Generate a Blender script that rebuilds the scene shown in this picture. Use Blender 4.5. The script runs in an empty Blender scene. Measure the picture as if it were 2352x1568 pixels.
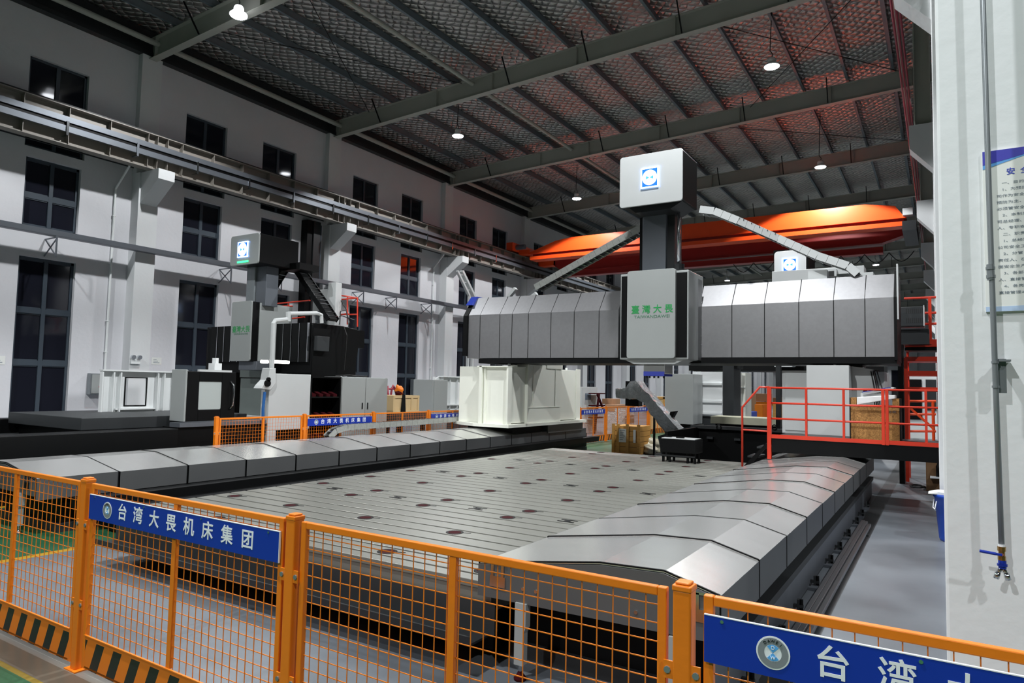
import bpy, bmesh, math, random
from mathutils import Vector, Matrix
random.seed(7)
S = bpy.context.scene
COL = S.collection

# ------------------------------------------------------------------ camera
YAW, PITCH, ROLL, FPX, CAMH = math.radians(32.2002), math.radians(3.6483), math.radians(1.2144), 1568.0, 1.9
fw = Vector((-math.sin(YAW)*math.cos(PITCH), math.cos(YAW)*math.cos(PITCH), math.sin(PITCH)))
r0 = Vector((math.cos(YAW), math.sin(YAW), 0)); u0 = r0.cross(fw)
rt = math.cos(ROLL)*r0 + math.sin(ROLL)*u0
up = -math.sin(ROLL)*r0 + math.cos(ROLL)*u0
cam_d = bpy.data.cameras.new('camera'); cam = bpy.data.objects.new('camera', cam_d); COL.objects.link(cam)
cam_d.sensor_width = 36.0; cam_d.lens = 36.0*FPX/2352.0; cam_d.clip_start = .05; cam_d.clip_end = 300
m = Matrix.Identity(4)
for i in range(3):
    m[i][0], m[i][1], m[i][2] = rt[i], up[i], -fw[i]
m[2][3] = CAMH
cam.matrix_world = m
S.camera = cam

def P(px, py, X=None, Y=None, Z=None):
    """point of the hall that the photograph shows at (px, py) on the plane X, Y or Z = const"""
    d = rt*(px-1176)/FPX - up*(py-784)/FPX + fw
    t = X/d.x if X is not None else Y/d.y if Y is not None else (Z-CAMH)/d.z
    return Vector((0, 0, CAMH)) + d*t

# ------------------------------------------------------------------ world, exposure
S.view_settings.view_transform = 'Standard'; S.view_settings.look = 'None'
S.view_settings.exposure = 0.0; S.view_settings.gamma = 1.0; S.view_settings.use_curve_mapping = False
W = bpy.data.worlds.new('night'); S.world = W; W.use_nodes = True
W.node_tree.nodes['Background'].inputs[0].default_value = (.55, .62, .75, 1)
W.node_tree.nodes['Background'].inputs[1].default_value = .008
LAMP_W = 2450.0          # each high bay lamp of the hall; the row nearer the aisle is raised to brighten the machine area
LAMPS = [(-15.6, 10.85, 11.5), (-15.75, 20.75, 11.5), (-14.95, 29.4, 11.05), (-4.12, 20.7, 11.5), (-4.05, 29.8, 11.05),
         (-4.1, 10.8, 11.5), (-15.7, .8, 11.5), (-4.1, .8, 11.5), (-4.1, -9.2, 11.5), (7.2, -3.4, 11.5), (7.2, 8.5, 11.5),
         (-4.0, 57.0, 11.4), (-15.7, 41.0, 11.4), (-4.0, 42.0, 11.4), (-15.7, 50.0, 11.4), (-15.7, 60.0, 11.4), (-4.0, 68.0, 11.4),
         (-15.7, 72.0, 11.4), (-4.0, 80.0, 11.4), (-15.7, 84.0, 11.4), (-9.5, 96.0, 11.4)]

# ------------------------------------------------------------------ materials
def lin(h):
    h = h.lstrip('#'); o = []
    for i in (0, 2, 4):
        c = int(h[i:i+2], 16)/255
        o.append(c/12.92 if c <= .04045 else ((c+.055)/1.055)**2.4)
    return (*o, 1)

def mat(name, col, rough=.5, metal=0.0, var=.12, scale=3.0, bump=0.0, bscale=40.0, stretch=(1, 1, 1), spec=.5, coat=0.0, emit=None, estr=0.0):
    M = bpy.data.materials.new(name); M.use_nodes = True
    nt = M.node_tree; N = nt.nodes; L = nt.links; b = N['Principled BSDF']
    c = lin(col) if isinstance(col, str) else (*col, 1)
    b.inputs['Roughness'].default_value = rough; b.inputs['Metallic'].default_value = metal
    b.inputs['Specular IOR Level'].default_value = spec; b.inputs['Coat Weight'].default_value = coat
    tc = N.new('ShaderNodeTexCoord'); mp = N.new('ShaderNodeMapping'); mp.inputs['Scale'].default_value = stretch
    L.new(tc.outputs['Object'], mp.inputs[0])
    nz = N.new('ShaderNodeTexNoise'); nz.inputs['Scale'].default_value = scale; nz.inputs['Detail'].default_value = 5
    L.new(mp.outputs[0], nz.inputs['Vector'])
    mx = N.new('ShaderNodeMix'); mx.data_type = 'RGBA'
    mx.inputs['A'].default_value = tuple(v*(1-var) for v in c[:3])+(1,)
    mx.inputs['B'].default_value = tuple(min(1, v*(1+var)) for v in c[:3])+(1,)
    L.new(nz.outputs['Fac'], mx.inputs['Factor']); L.new(mx.outputs['Result'], b.inputs['Base Color'])
    if bump:
        n2 = N.new('ShaderNodeTexNoise'); n2.inputs['Scale'].default_value = bscale; n2.inputs['Detail'].default_value = 4
        L.new(mp.outputs[0], n2.inputs['Vector'])
        bp = N.new('ShaderNodeBump'); bp.inputs['Strength'].default_value = bump; bp.inputs['Distance'].default_value = .02
        L.new(n2.outputs['Fac'], bp.inputs['Height']); L.new(bp.outputs[0], b.inputs['Normal'])
    if emit:
        b.inputs['Emission Color'].default_value = lin(emit); b.inputs['Emission Strength'].default_value = estr
    return M

def maths(nt, op, a, b=None):
    n = nt.nodes.new('ShaderNodeMath'); n.operation = op
    for i, v in enumerate((a, b)):
        if v is None: continue
        if isinstance(v, (int, float)): n.inputs[i].default_value = v
        else: nt.links.new(v, n.inputs[i])
    return n.outputs[0]

def steel(name, col, rough, metal, rvar=.12, stretch=(1, 1, 1), bump=0):
    M = mat(name, col, rough, metal, .1, 2.0, bump, 6.0, stretch)
    return M

M = dict(
    wall=mat('white_plaster', '#d6d6da', .8, 0, .06, 1.2, .25, 9),
    column=mat('white_column_paint', '#d9dbdc', .7, 0, .05, 1.5, .12, 12),
    near_col=mat('white_column_plaster', '#dcdfe0', .65, 0, .05, 2.5, .1, 14),
    frame=mat('window_frame_paint', '#3a444e', .45, 0, .1),
    paint_steel=mat('grey_steel_paint', '#a9a9a0', .55, 0, .08, 1.5),
    purlin=mat('galvanised_purlin', '#727c83', .5, .4, .15, 2),
    runway=mat('runway_beam_paint', '#8b857e', .5, .1, .1, 1.5),
    tray=mat('galvanised_tray', '#6c7178', .45, .5, .12, 2),
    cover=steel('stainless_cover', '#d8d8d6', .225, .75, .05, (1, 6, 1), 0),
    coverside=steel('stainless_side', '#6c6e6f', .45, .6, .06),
    beamcover=steel('brushed_beam_cover', '#939395', .46, .85, .07, (7, 1, 7), .02),
    black=mat('black_enamel', '#08090a', .5, 0, .25, spec=.18),
    darkgrey=mat('dark_grey_enamel', '#1f2123', .45, 0, .2),
    bellows=mat('black_bellows', '#08090a', .55, 0, .2, spec=.25),
    charcoal=mat('charcoal_paint', '#2b2e30', .5, 0, .12),
    orange=mat('orange_fence_paint', '#e0780e', .42, 0, .1, 6, .05, 30),
    red=mat('red_rail_paint', '#d0371f', .4, 0, .08),
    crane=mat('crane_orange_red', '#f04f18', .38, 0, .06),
    craneshade=mat('crane_shaded_red', '#a02420', .4, 0, .06),  # crane paint darkened for the shade on the lower and rear girders
    white=mat('white_enamel', '#e9ecec', .4, 0, .03),
    cream=mat('cream_enamel', '#eff1e6', .42, 0, .03),
    grey=mat('light_grey_enamel', '#989c9b', .42, 0, .03),
    ltgrey=mat('pale_grey_enamel', '#c2c5c5', .42, 0, .04),
    greygreen=mat('grey_green_cover', '#78817d', .35, .35, .06),
    table=steel('machined_iron', '#86867f', .36, .45, .08, (1, 9, 1), .02),
    tslot=mat('slot_shadow_gap', '#1b1b1b', .7, 0, .1),
    redcap=mat('red_hole_cap', '#380a10', .75, 0, .15, spec=.1),
    blue=mat('blue_sign_board', '#10309c', .35, 0, .04),
    letter=mat('white_lettering', '#e8ebee', .5, 0, .02),
    green=mat('green_lettering', '#16974a', .5, 0, .03),
    greyletter=mat('grey_lettering', '#4a7a60', .5, 0, .03),
    skyblue=mat('sky_blue_quarter', '#5aa7e6', .45, 0, .03),
    ring=mat('grey_ring', '#8a8d93', .45, .2, .05),
    bluefilm=mat('blue_bin_plastic', '#1c45a8', .4, 0, .06),
    wood=mat('pine_crate', '#c9954c', .65, 0, .2, 3, .1, 30, (1, 1, 8)),
    ply=mat('pale_plywood', '#cbb083', .65, 0, .12, 3, .1, 20),
    card=mat('brown_cardboard', '#a47c5c', .75, 0, .15, 3),
    iron=mat('galvanised_pipe', '#8f9598', .4, .6, .12, 8),
    brass=mat('brass', '#a37f45', .35, .9, .1, 20),
    chrome=mat('chrome', '#c9ccd0', .15, 1, .05),
    concrete=mat('bare_concrete', '#8c8b86', .8, 0, .15, 4, .2, 20),
    greendev=mat('dark_green_paint', '#1d3d33', .4, 0, .1),
    chain=mat('chain_steel', '#a9aba7', .38, .45, .25, 18, .25, 30),
    sack=mat('beige_plastic_sack', '#cfc7b0', .45, 0, .15, 6, .6, 9),
    rust=mat('scorched_timber', '#6b4f33', .8, 0, .3, 5, .2, 20),
    alu=steel('aluminium_profile', '#9c9da0', .4, .8, .08, (6, .5, 6), .05),
    plinth=mat('stained_pale_steel', '#b5b49e', .55, .1, .25, 4),
    paper=mat('white_paper', '#e4e6e2', .7, 0, .02),
    ink=mat('printed_ink', '#6b7683', .7, 0, .05),
    titleblue=mat('blue_title_ink', '#3b49b4', .6, 0, .05),
    bandblue=mat('violet_blue_band', '#3f3fae', .5, 0, .05),
    bandsky=mat('sky_blue_band', '#5f9fe0', .5, 0, .08),
    bandpale=mat('pale_blue_band', '#b7cdea', .5, 0, .05),
    redpipe=mat('red_pipe_paint', '#8d1f33', .4, 0, .1),
    warn=mat('red_warning_print', '#b03028', .6, 0, .05),
    lime=mat('lime_marker', '#c8d828', .5, 0, .05),
    cable=mat('black_cable', '#121212', .5, 0, .1),
    bluepen=mat('blue_cable_sleeve', '#1f5c9e', .5, 0, .1),
    lens=mat('lamp_lens', '#ffffff', .4, 0, 0, emit='#f4f8ff', estr=34.0),
    glow=mat('lamp_dome_glow', '#ffffff', .4, 0, 0, emit='#f4f8ff', estr=5.0),
    tube=mat('work_light_tube', '#ffffff', .4, 0, 0, emit='#fffdf2', estr=9.0),
    logolit=mat('lit_logo_white', '#f4fbff', .4, 0, 0, emit='#dff4ff', estr=2.6),
    logoblue=mat('lit_logo_blue', '#3b7fe0', .4, 0, 0, emit='#4aa0ff', estr=1.5),
    logoedge=mat('lit_logo_edge', '#b8d4ff', .4, 0, 0, emit='#a8ccff', estr=4.5),
    logodeep=mat('lit_logo_deep_blue', '#1f5fd8', .4, 0, 0, emit='#2a78d8', estr=.8),
    greenlit=mat('lit_green_bar', '#40ff80', .4, 0, 0, emit='#38f088', estr=2.6),
)
# night glass
g = bpy.data.materials.new('dark_window_glass'); g.use_nodes = True; M['glass'] = g
b = g.node_tree.nodes['Principled BSDF']; b.inputs['Base Color'].default_value = (.012, .013, .02, 1)
b.inputs['Roughness'].default_value = .06; b.inputs['IOR'].default_value = 1.45
g = bpy.data.materials.new('clear_viewing_pane'); g.use_nodes = True; M['pane'] = g
b = g.node_tree.nodes['Principled BSDF']; b.inputs['Base Color'].default_value = (.42, .46, .45, 1); b.inputs['Roughness'].default_value = .12

def foil():
    F = bpy.data.materials.new('quilted_foil'); F.use_nodes = True; nt = F.node_tree; N = nt.nodes; L = nt.links; b = N['Principled BSDF']
    b.inputs['Metallic'].default_value = .85; b.inputs['Roughness'].default_value = .38
    tc = N.new('ShaderNodeTexCoord'); sp = N.new('ShaderNodeSeparateXYZ'); L.new(tc.outputs['Object'], sp.inputs[0])
    nz = N.new('ShaderNodeTexNoise'); nz.inputs['Scale'].default_value = 1.7; nz.inputs['Detail'].default_value = 3
    L.new(tc.outputs['Object'], nz.inputs['Vector'])
    wob = maths(nt, 'MULTIPLY', maths(nt, 'SUBTRACT', nz.outputs['Fac'], .5), .25)
    ax = maths(nt, 'ADD', sp.outputs[0], wob); ay = maths(nt, 'ADD', sp.outputs[1], wob)
    a = maths(nt, 'ABSOLUTE', maths(nt, 'SINE', maths(nt, 'MULTIPLY', maths(nt, 'ADD', ax, ay), math.pi/.33)))
    c = maths(nt, 'ABSOLUTE', maths(nt, 'SINE', maths(nt, 'MULTIPLY', maths(nt, 'SUBTRACT', ax, ay), math.pi/.33)))
    h = maths(nt, 'POWER', maths(nt, 'MULTIPLY', a, c), .45)
    n2 = N.new('ShaderNodeTexNoise'); n2.inputs['Scale'].default_value = 14; n2.inputs['Detail'].default_value = 4
    L.new(tc.outputs['Object'], n2.inputs['Vector'])
    h2 = maths(nt, 'ADD', h, maths(nt, 'MULTIPLY', n2.outputs['Fac'], .3))
    bp = N.new('ShaderNodeBump'); bp.inputs['Strength'].default_value = .9; bp.inputs['Distance'].default_value = .075
    L.new(h2, bp.inputs['Height']); L.new(bp.outputs[0], b.inputs['Normal'])
    n3 = N.new('ShaderNodeTexNoise'); n3.inputs['Scale'].default_value = .5; L.new(tc.outputs['Object'], n3.inputs['Vector'])
    mx = N.new('ShaderNodeMix'); mx.data_type = 'RGBA'; mx.inputs['A'].default_value = lin('#a6a29f'); mx.inputs['B'].default_value = lin('#d4cfca')
    L.new(n3.outputs['Fac'], mx.inputs['Factor']); L.new(mx.outputs['Result'], b.inputs['Base Color'])
    return F
M['foil'] = foil()

def wrap():
    F = mat('crinkled_plastic_film', '#c3c7c9', .13, .15, .35, 9, 1.0, 13)
    F.node_tree.nodes['Principled BSDF'].inputs['Coat Weight'].default_value = .6
    bp = F.node_tree.nodes['Bump']; bp.inputs['Distance'].default_value = .05
    for n in F.node_tree.nodes:
        if n.bl_idname == 'ShaderNodeTexNoise': n.inputs['Distortion'].default_value = 1.2
    return F
M['wrap'] = wrap()

def stripes():
    F = bpy.data.materials.new('black_orange_stripes'); F.use_nodes = True; nt = F.node_tree; N = nt.nodes; L = nt.links; b = N['Principled BSDF']
    b.inputs['Roughness'].default_value = .45
    tc = N.new('ShaderNodeTexCoord'); sp = N.new('ShaderNodeSeparateXYZ'); L.new(tc.outputs['Object'], sp.inputs[0])
    t = maths(nt, 'ADD', sp.outputs[0], maths(nt, 'MULTIPLY', sp.outputs[2], -.42))
    f = maths(nt, 'FRACT', maths(nt, 'ADD', maths(nt, 'DIVIDE', t, .2), 50.3))
    k = maths(nt, 'LESS_THAN', f, .47)
    # the bars stop short of the top and bottom edges of the plate
    k = maths(nt, 'MULTIPLY', k, maths(nt, 'LESS_THAN', maths(nt, 'ABSOLUTE', maths(nt, 'SUBTRACT', sp.outputs[2], .12)), .092))
    mx = N.new('ShaderNodeMix'); mx.data_type = 'RGBA'; mx.inputs['A'].default_value = lin('#e0780e'); mx.inputs['B'].default_value = lin('#14201c')
    L.new(k, mx.inputs['Factor']); L.new(mx.outputs['Result'], b.inputs['Base Color'])
    return F
M['stripes'] = stripes()

def osb():
    F = bpy.data.materials.new('strand_board'); F.use_nodes = True; nt = F.node_tree; N = nt.nodes; L = nt.links; b = N['Principled BSDF']
    b.inputs['Roughness'].default_value = .7
    tc = N.new('ShaderNodeTexCoord'); v = N.new('ShaderNodeTexNoise'); v.inputs['Scale'].default_value = 16; v.inputs['Distortion'].default_value = 3.5
    L.new(tc.outputs['Object'], v.inputs['Vector'])
    cr = N.new('ShaderNodeValToRGB'); cr.color_ramp.elements[0].position = .3; cr.color_ramp.elements[0].color = lin('#7d5527')
    cr.color_ramp.elements[1].position = .68; cr.color_ramp.elements[1].color = lin('#c08d4e')
    L.new(v.outputs['Fac'], cr.inputs[0]); L.new(cr.outputs[0], b.inputs['Base Color'])
    return F
M['osb'] = osb()

def floor_mat():
    F = bpy.data.materials.new('painted_concrete_floor'); F.use_nodes = True; nt = F.node_tree; N = nt.nodes; L = nt.links; b = N['Principled BSDF']
    tc = N.new('ShaderNodeTexCoord'); sp = N.new('ShaderNodeSeparateXYZ'); L.new(tc.outputs['Object'], sp.inputs[0]); x, y = sp.outputs[0], sp.outputs[1]
    nz = N.new('ShaderNodeTexNoise'); nz.inputs['Scale'].default_value = 1.1; nz.inputs['Detail'].default_value = 8; nz.inputs['Roughness'].default_value = .65
    L.new(tc.outputs['Object'], nz.inputs['Vector'])
    def mixc(a, bcol, fac):
        q = N.new('ShaderNodeMix'); q.data_type = 'RGBA'
        for k, vv in (('A', a), ('B', bcol)):
            if isinstance(vv, tuple): q.inputs[k].default_value = vv
            else: L.new(vv, q.inputs[k])
        if isinstance(fac, (int, float)): q.inputs['Factor'].default_value = fac
        else: L.new(fac, q.inputs['Factor'])
        return q.outputs['Result']
    def band(v, lo, hi):
        return maths(nt, 'MULTIPLY', maths(nt, 'GREATER_THAN', v, lo), maths(nt, 'LESS_THAN', v, hi))
    grey = mixc(lin('#60666d'), lin('#7b8086'), nz.outputs['Fac'])
    grn = mixc(lin('#245c3d'), lin('#346f4d'), nz.outputs['Fac'])
    brown = mixc(lin('#5a5449'), lin('#736c5f'), nz.outputs['Fac'])
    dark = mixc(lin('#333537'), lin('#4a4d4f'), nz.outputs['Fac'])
    col = grey
    # shadow beside the right hand guideway, painted into the floor colour
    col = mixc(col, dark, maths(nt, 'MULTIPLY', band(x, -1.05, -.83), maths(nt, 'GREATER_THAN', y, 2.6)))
    side = band(x, -11.45, -8.1)
    col = mixc(col, grn, side)
    col = mixc(col, lin('#c69a28'), maths(nt, 'MULTIPLY', maths(nt, 'ADD', band(x, -11.5, -11.38), band(x, -8.18, -8.06)), maths(nt, 'GREATER_THAN', y, 2.2)))
    col = mixc(col, brown, band(y, 2.13, 2.33))
    col = mixc(col, lin('#85827b'), band(y, 2.33, 2.42))
    col = mixc(col, grn, maths(nt, 'LESS_THAN', y, 2.13))
    col = mixc(col, lin('#8f7a30'), band(y, 2.125, 2.165))
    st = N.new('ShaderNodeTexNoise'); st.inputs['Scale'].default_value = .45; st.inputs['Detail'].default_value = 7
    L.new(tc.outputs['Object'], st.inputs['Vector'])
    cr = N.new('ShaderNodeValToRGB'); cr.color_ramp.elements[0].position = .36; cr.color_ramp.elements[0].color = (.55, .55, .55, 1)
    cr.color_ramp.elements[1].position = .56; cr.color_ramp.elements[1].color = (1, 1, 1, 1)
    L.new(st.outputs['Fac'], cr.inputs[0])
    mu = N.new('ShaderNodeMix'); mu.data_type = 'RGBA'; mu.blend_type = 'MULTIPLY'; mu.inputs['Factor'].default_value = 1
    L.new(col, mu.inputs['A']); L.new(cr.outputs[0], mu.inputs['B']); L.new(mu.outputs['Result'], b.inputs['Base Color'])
    L.new(maths(nt, 'ADD', maths(nt, 'MULTIPLY', nz.outputs['Fac'], .3), .22), b.inputs['Roughness'])
    return F
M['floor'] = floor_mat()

# ------------------------------------------------------------------ mesh helpers
LOC = {}
class MB:
    def __init__(s): s.v = []; s.f = []
    def add(s, vs, fs):
        k = len(s.v); s.v += [Vector(v) for v in vs]; s.f += [[i+k for i in f] for f in fs]; return s
    def box(s, x0, x1, y0, y1, z0, z1):
        return s.add([(x, y, z) for x in (x0, x1) for y in (y0, y1) for z in (z0, z1)],
                     [(0, 1, 3, 2), (4, 6, 7, 5), (0, 4, 5, 1), (2, 3, 7, 6), (0, 2, 6, 4), (1, 5, 7, 3)])
    def bar(s, p, q, w, h, upv=(0, 0, 1)):
        p, q = Vector(p), Vector(q); d = (q-p).normalized(); uv = Vector(upv)
        if abs(d.dot(uv)) > .98: uv = Vector((0, 1, 0))
        a = d.cross(uv).normalized()*(w/2); c = a.cross(d).normalized()*(h/2)
        return s.add([e+i*a+j*c for e in (p, q) for i, j in ((-1, -1), (1, -1), (1, 1), (-1, 1))],
                     [(0, 1, 2, 3), (4, 7, 6, 5), (0, 4, 5, 1), (1, 5, 6, 2), (2, 6, 7, 3), (3, 7, 4, 0)])
    def cyl(s, p, q, r, n=14, r2=None):
        p, q = Vector(p), Vector(q); r2 = r if r2 is None else r2; d = (q-p).normalized()
        a = d.orthogonal().normalized(); c = d.cross(a); k = len(s.v)
        for e, rr in ((p, r), (q, r2)):
            for i in range(n):
                t = 2*math.pi*i/n; s.v.append(e+rr*(math.cos(t)*a+math.sin(t)*c))
        s.f += [[k+i, k+(i+1) % n, k+n+(i+1) % n, k+n+i] for i in range(n)]
        s.f += [[k+i for i in range(n)][::-1], [k+n+i for i in range(n)]]
        return s
    def tube(s, pts, r, n=8):
        pts = [Vector(p) for p in pts]; k = len(s.v); ref = None
        for i, p in enumerate(pts):
            d = (pts[min(i+1, len(pts)-1)]-pts[max(i-1, 0)]).normalized()
            a = (d.orthogonal() if ref is None else ref-d*ref.dot(d)).normalized(); ref = a; c = d.cross(a)
            for j in range(n):
                t = 2*math.pi*j/n; s.v.append(p+r*(math.cos(t)*a+math.sin(t)*c))
        for i in range(len(pts)-1):
            s.f += [[k+i*n+j, k+i*n+(j+1) % n, k+(i+1)*n+(j+1) % n, k+(i+1)*n+j] for j in range(n)]
        s.f += [[k+j for j in range(n)][::-1], [k+(len(pts)-1)*n+j for j in range(n)]]
        return s
    def prism(s, poly, axis, a0, a1):
        o = {'x': lambda p, a: (a, p[0], p[1]), 'y': lambda p, a: (p[0], a, p[1]), 'z': lambda p, a: (p[0], p[1], a)}[axis]
        n = len(poly)
        return s.add([o(p, a0) for p in poly]+[o(p, a1) for p in poly],
                     [list(range(n))[::-1], [n+i for i in range(n)]]+[[i, (i+1) % n, n+(i+1) % n, n+i] for i in range(n)])
    def lathe(s, prof, cx, cy, n=24):
        k = len(s.v)
        for r, z in prof:
            for j in range(n):
                t = 2*math.pi*j/n; s.v.append(Vector((cx+r*math.cos(t), cy+r*math.sin(t), z)))
        for i in range(len(prof)-1):
            s.f += [[k+i*n+j, k+i*n+(j+1) % n, k+(i+1)*n+(j+1) % n, k+(i+1)*n+j] for j in range(n)]
        s.f += [[k+j for j in range(n)][::-1], [k+(len(prof)-1)*n+j for j in range(n)]]
        return s
    def build(s, name, material, parent=None, bevel=0.0, smooth=False, origin=None):
        me = bpy.data.meshes.new(name)
        if parent is None:
            xs, ys, zs = zip(*s.v)
            loc = Vector(origin) if origin else Vector(((min(xs)+max(xs))/2, (min(ys)+max(ys))/2, min(zs)))
        else: loc = LOC[parent]
        me.from_pydata([v-loc for v in s.v], [], s.f)
        bm = bmesh.new(); bm.from_mesh(me); bmesh.ops.recalc_face_normals(bm, faces=bm.faces)
        bm.to_mesh(me); bm.free()
        me.materials.append(M[material] if isinstance(material, str) else material)
        if smooth:
            for p in me.polygons: p.use_smooth = True
        o = bpy.data.objects.new(name, me); COL.objects.link(o)
        if parent is None: o.location = loc
        else: o.parent = parent
        LOC[o] = loc
        if bevel:
            md = o.modifiers.new('edge', 'BEVEL'); md.width = bevel; md.segments = 2; md.limit_method = 'ANGLE'; md.angle_limit = .7
        return o

def B(*a): return MB().box(*a)
def tag(o, label, cat, group=None):
    o['label'] = label; o['category'] = cat
    if group: o['group'] = group
    return o
def struct(o, label=None):
    o['kind'] = 'structure'
    if label: o['label'] = label
    return o
def thing(name, loc, label, cat, group=None):
    o = bpy.data.objects.new(name, None); COL.objects.link(o); o.location = loc; o.empty_display_size = .2
    LOC[o] = Vector(loc)
    return tag(o, label, cat, group) if label else o
KIDS = {}
def copy_tree(o, parent=None):
    c = o.copy(); COL.objects.link(c)
    if parent is not None: c.parent = parent
    LOC[c] = LOC[o]
    for ch in [q for q in list(bpy.data.objects) if q.parent == o]: copy_tree(ch, c)
    return c
def rrect(x0, x1, z0, z1, r, n=5):
    pts = []
    for cx, cz, a0 in ((x1-r, z1-r, 0), (x0+r, z1-r, 90), (x0+r, z0+r, 180), (x1-r, z0+r, 270)):
        for i in range(n+1):
            t = math.radians(a0+90*i/n); pts.append((cx+r*math.cos(t), cz+r*math.sin(t)))
    return pts
def text(body, size, material, parent, pos, xdir, ydir, name='lettering', extrude=.001, offset=0.0, squeeze=1.0, align='CENTER'):
    cu = bpy.data.curves.new('t', 'FONT'); cu.body = body; cu.size = size; cu.extrude = extrude; cu.offset = offset; cu.resolution_u = 3
    cu.align_x = align; cu.align_y = 'CENTER'
    o = bpy.data.objects.new('t', cu); COL.objects.link(o)
    me = bpy.data.meshes.new_from_object(o.evaluated_get(bpy.context.evaluated_depsgraph_get()))
    bpy.data.objects.remove(o); bpy.data.curves.remove(cu)
    xd, yd = Vector(xdir).normalized(), Vector(ydir).normalized(); zd = xd.cross(yd)
    base = Vector(pos)-LOC[parent]
    for v in me.vertices: v.co = base + xd*v.co.x*squeeze + yd*v.co.y + zd*v.co.z
    me.materials.clear(); me.materials.append(M[material]); me.name = name
    q = bpy.data.objects.new(name, me); COL.objects.link(q); q.parent = parent; LOC[q] = LOC[parent]
    return q
def fan(mb, c, xd, yd, r0, r1, a0, a1, off, n=12, th=.001):
    """ring sector in the plane xd, yd about c"""
    zd = xd.cross(yd); vs = []
    for k in (off, off+th):
        for i in range(n+1):
            t = math.radians(a0+(a1-a0)*i/n); d = xd*math.cos(t)+yd*math.sin(t)
            vs += [c+d*r0+zd*k, c+d*r1+zd*k]
    m_ = 2*(n+1); fs = []
    for i in range(n):
        a = 2*i
        fs += [(a, a+1, a+3, a+2), (m_+a, m_+a+2, m_+a+3, m_+a+1), (a+1, m_+a+1, m_+a+3, a+3), (a, a+2, m_+a+2, m_+a)]
    fs += [(0, m_, m_+1, 1), (m_-2, m_-1, 2*m_-1, 2*m_-2)]
    mb.add(vs, fs); return mb
def emblem(parent, c, xd, yd, R):
    xd, yd, c = Vector(xd), Vector(yd), Vector(c)
    e = fan(MB(), c, xd, yd, 0.0, R, 0, 360, 0, 36).build('emblem', 'letter', parent)
    fan(MB(), c, xd, yd, R*.52, R*.9, 0, 360, .0012, 36).build('emblem_ring', 'ring', parent)
    q = MB()
    for a in (45, 225): fan(q, c, xd, yd, .001, R*.48, a, a+90, .0013, 10)
    q.build('emblem_quarters', 'skyblue', parent)
    for i, ch in enumerate('DAWEI'):
        t = math.radians(130-20*i); d = xd*math.cos(t)+yd*math.sin(t)
        text(ch, R*.26, 'darkgrey', parent, c+d*R*.71+xd.cross(yd)*.003, xd*math.sin(t)-yd*math.cos(t), d, 'emblem_letter')
    text('D', R*.3, 'letter', parent, c+yd*R*.3+xd.cross(yd)*.003, xd, yd, 'emblem_letter')
    text('W', R*.3, 'letter', parent, c-yd*R*.3+xd.cross(yd)*.003, xd, yd, 'emblem_letter')
    return e
# ================================================================== the hall
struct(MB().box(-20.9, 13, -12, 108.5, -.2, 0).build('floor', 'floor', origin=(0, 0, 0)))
COLY = [3.8+7.5*k for k in range(-1, 15)]         # column and rafter axes along the hall
XW = -20.6                                       # inner face of the left wall
def roofz(x): return 12.62+.036*(x+19.7) if x < .5 else 12.62+.036*20.2
struct(MB().prism([(-20.9, roofz(-20.9)), (.5, roofz(.5)), (13, roofz(.5)), (13, roofz(.5)+.15), (.5, roofz(.5)+.15), (-20.9, roofz(-20.9)+.15)], 'y', -12, 108.5)
       .build('ceiling', 'foil', origin=(0, 0, 12.5)))

# windows of the left wall: centre along Y, three tiers
WY = [-1.6, 1.35, 5.85, 8.87, 13.37, 16.33, 20.8, 23.84, 28.25, 31.25, 35.7, 38.7, 43.2, 46.2, 50.7, 53.7, 58.2, 61.2, 65.7, 68.7, 73.2, 76.2, 80.7, 83.7, 88.2, 91.2, 95.7, 98.7, 103.2, 106.2]
TIERS = [(8.02, 10.5, .75), (5.86, 7.75, .69), (.12, 5.06, .70)]
ys = sorted({-12, 108.5} | {round(c+s*h, 3) for c in WY for _, _, h in TIERS for s in (-1, 1)})
zs = sorted({0.0, 11.72} | {z for a, b_, _ in TIERS for z in (a, b_)})
mb = MB()
def is_hole(y, z): return any(abs(y-c) < h and a < z < b_ for c in WY for a, b_, h in TIERS)
for j in range(len(zs)-1):
    run = None
    for i in range(len(ys)-1):
        hole = is_hole((ys[i]+ys[i+1])/2, (zs[j]+zs[j+1])/2)
        if not hole and run is None: run = ys[i]
        if (hole or i == len(ys)-2) and run is not None:
            mb.box(XW-.25, XW, run, ys[i] if hole else ys[i+1], zs[j], zs[j+1]); run = None
struct(mb.build('wall_left', 'wall'))
struct(B(-20.9, 13, 108.5, 108.8, 0, 14).build('wall_back', 'wall'))
n_win = 0
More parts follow.
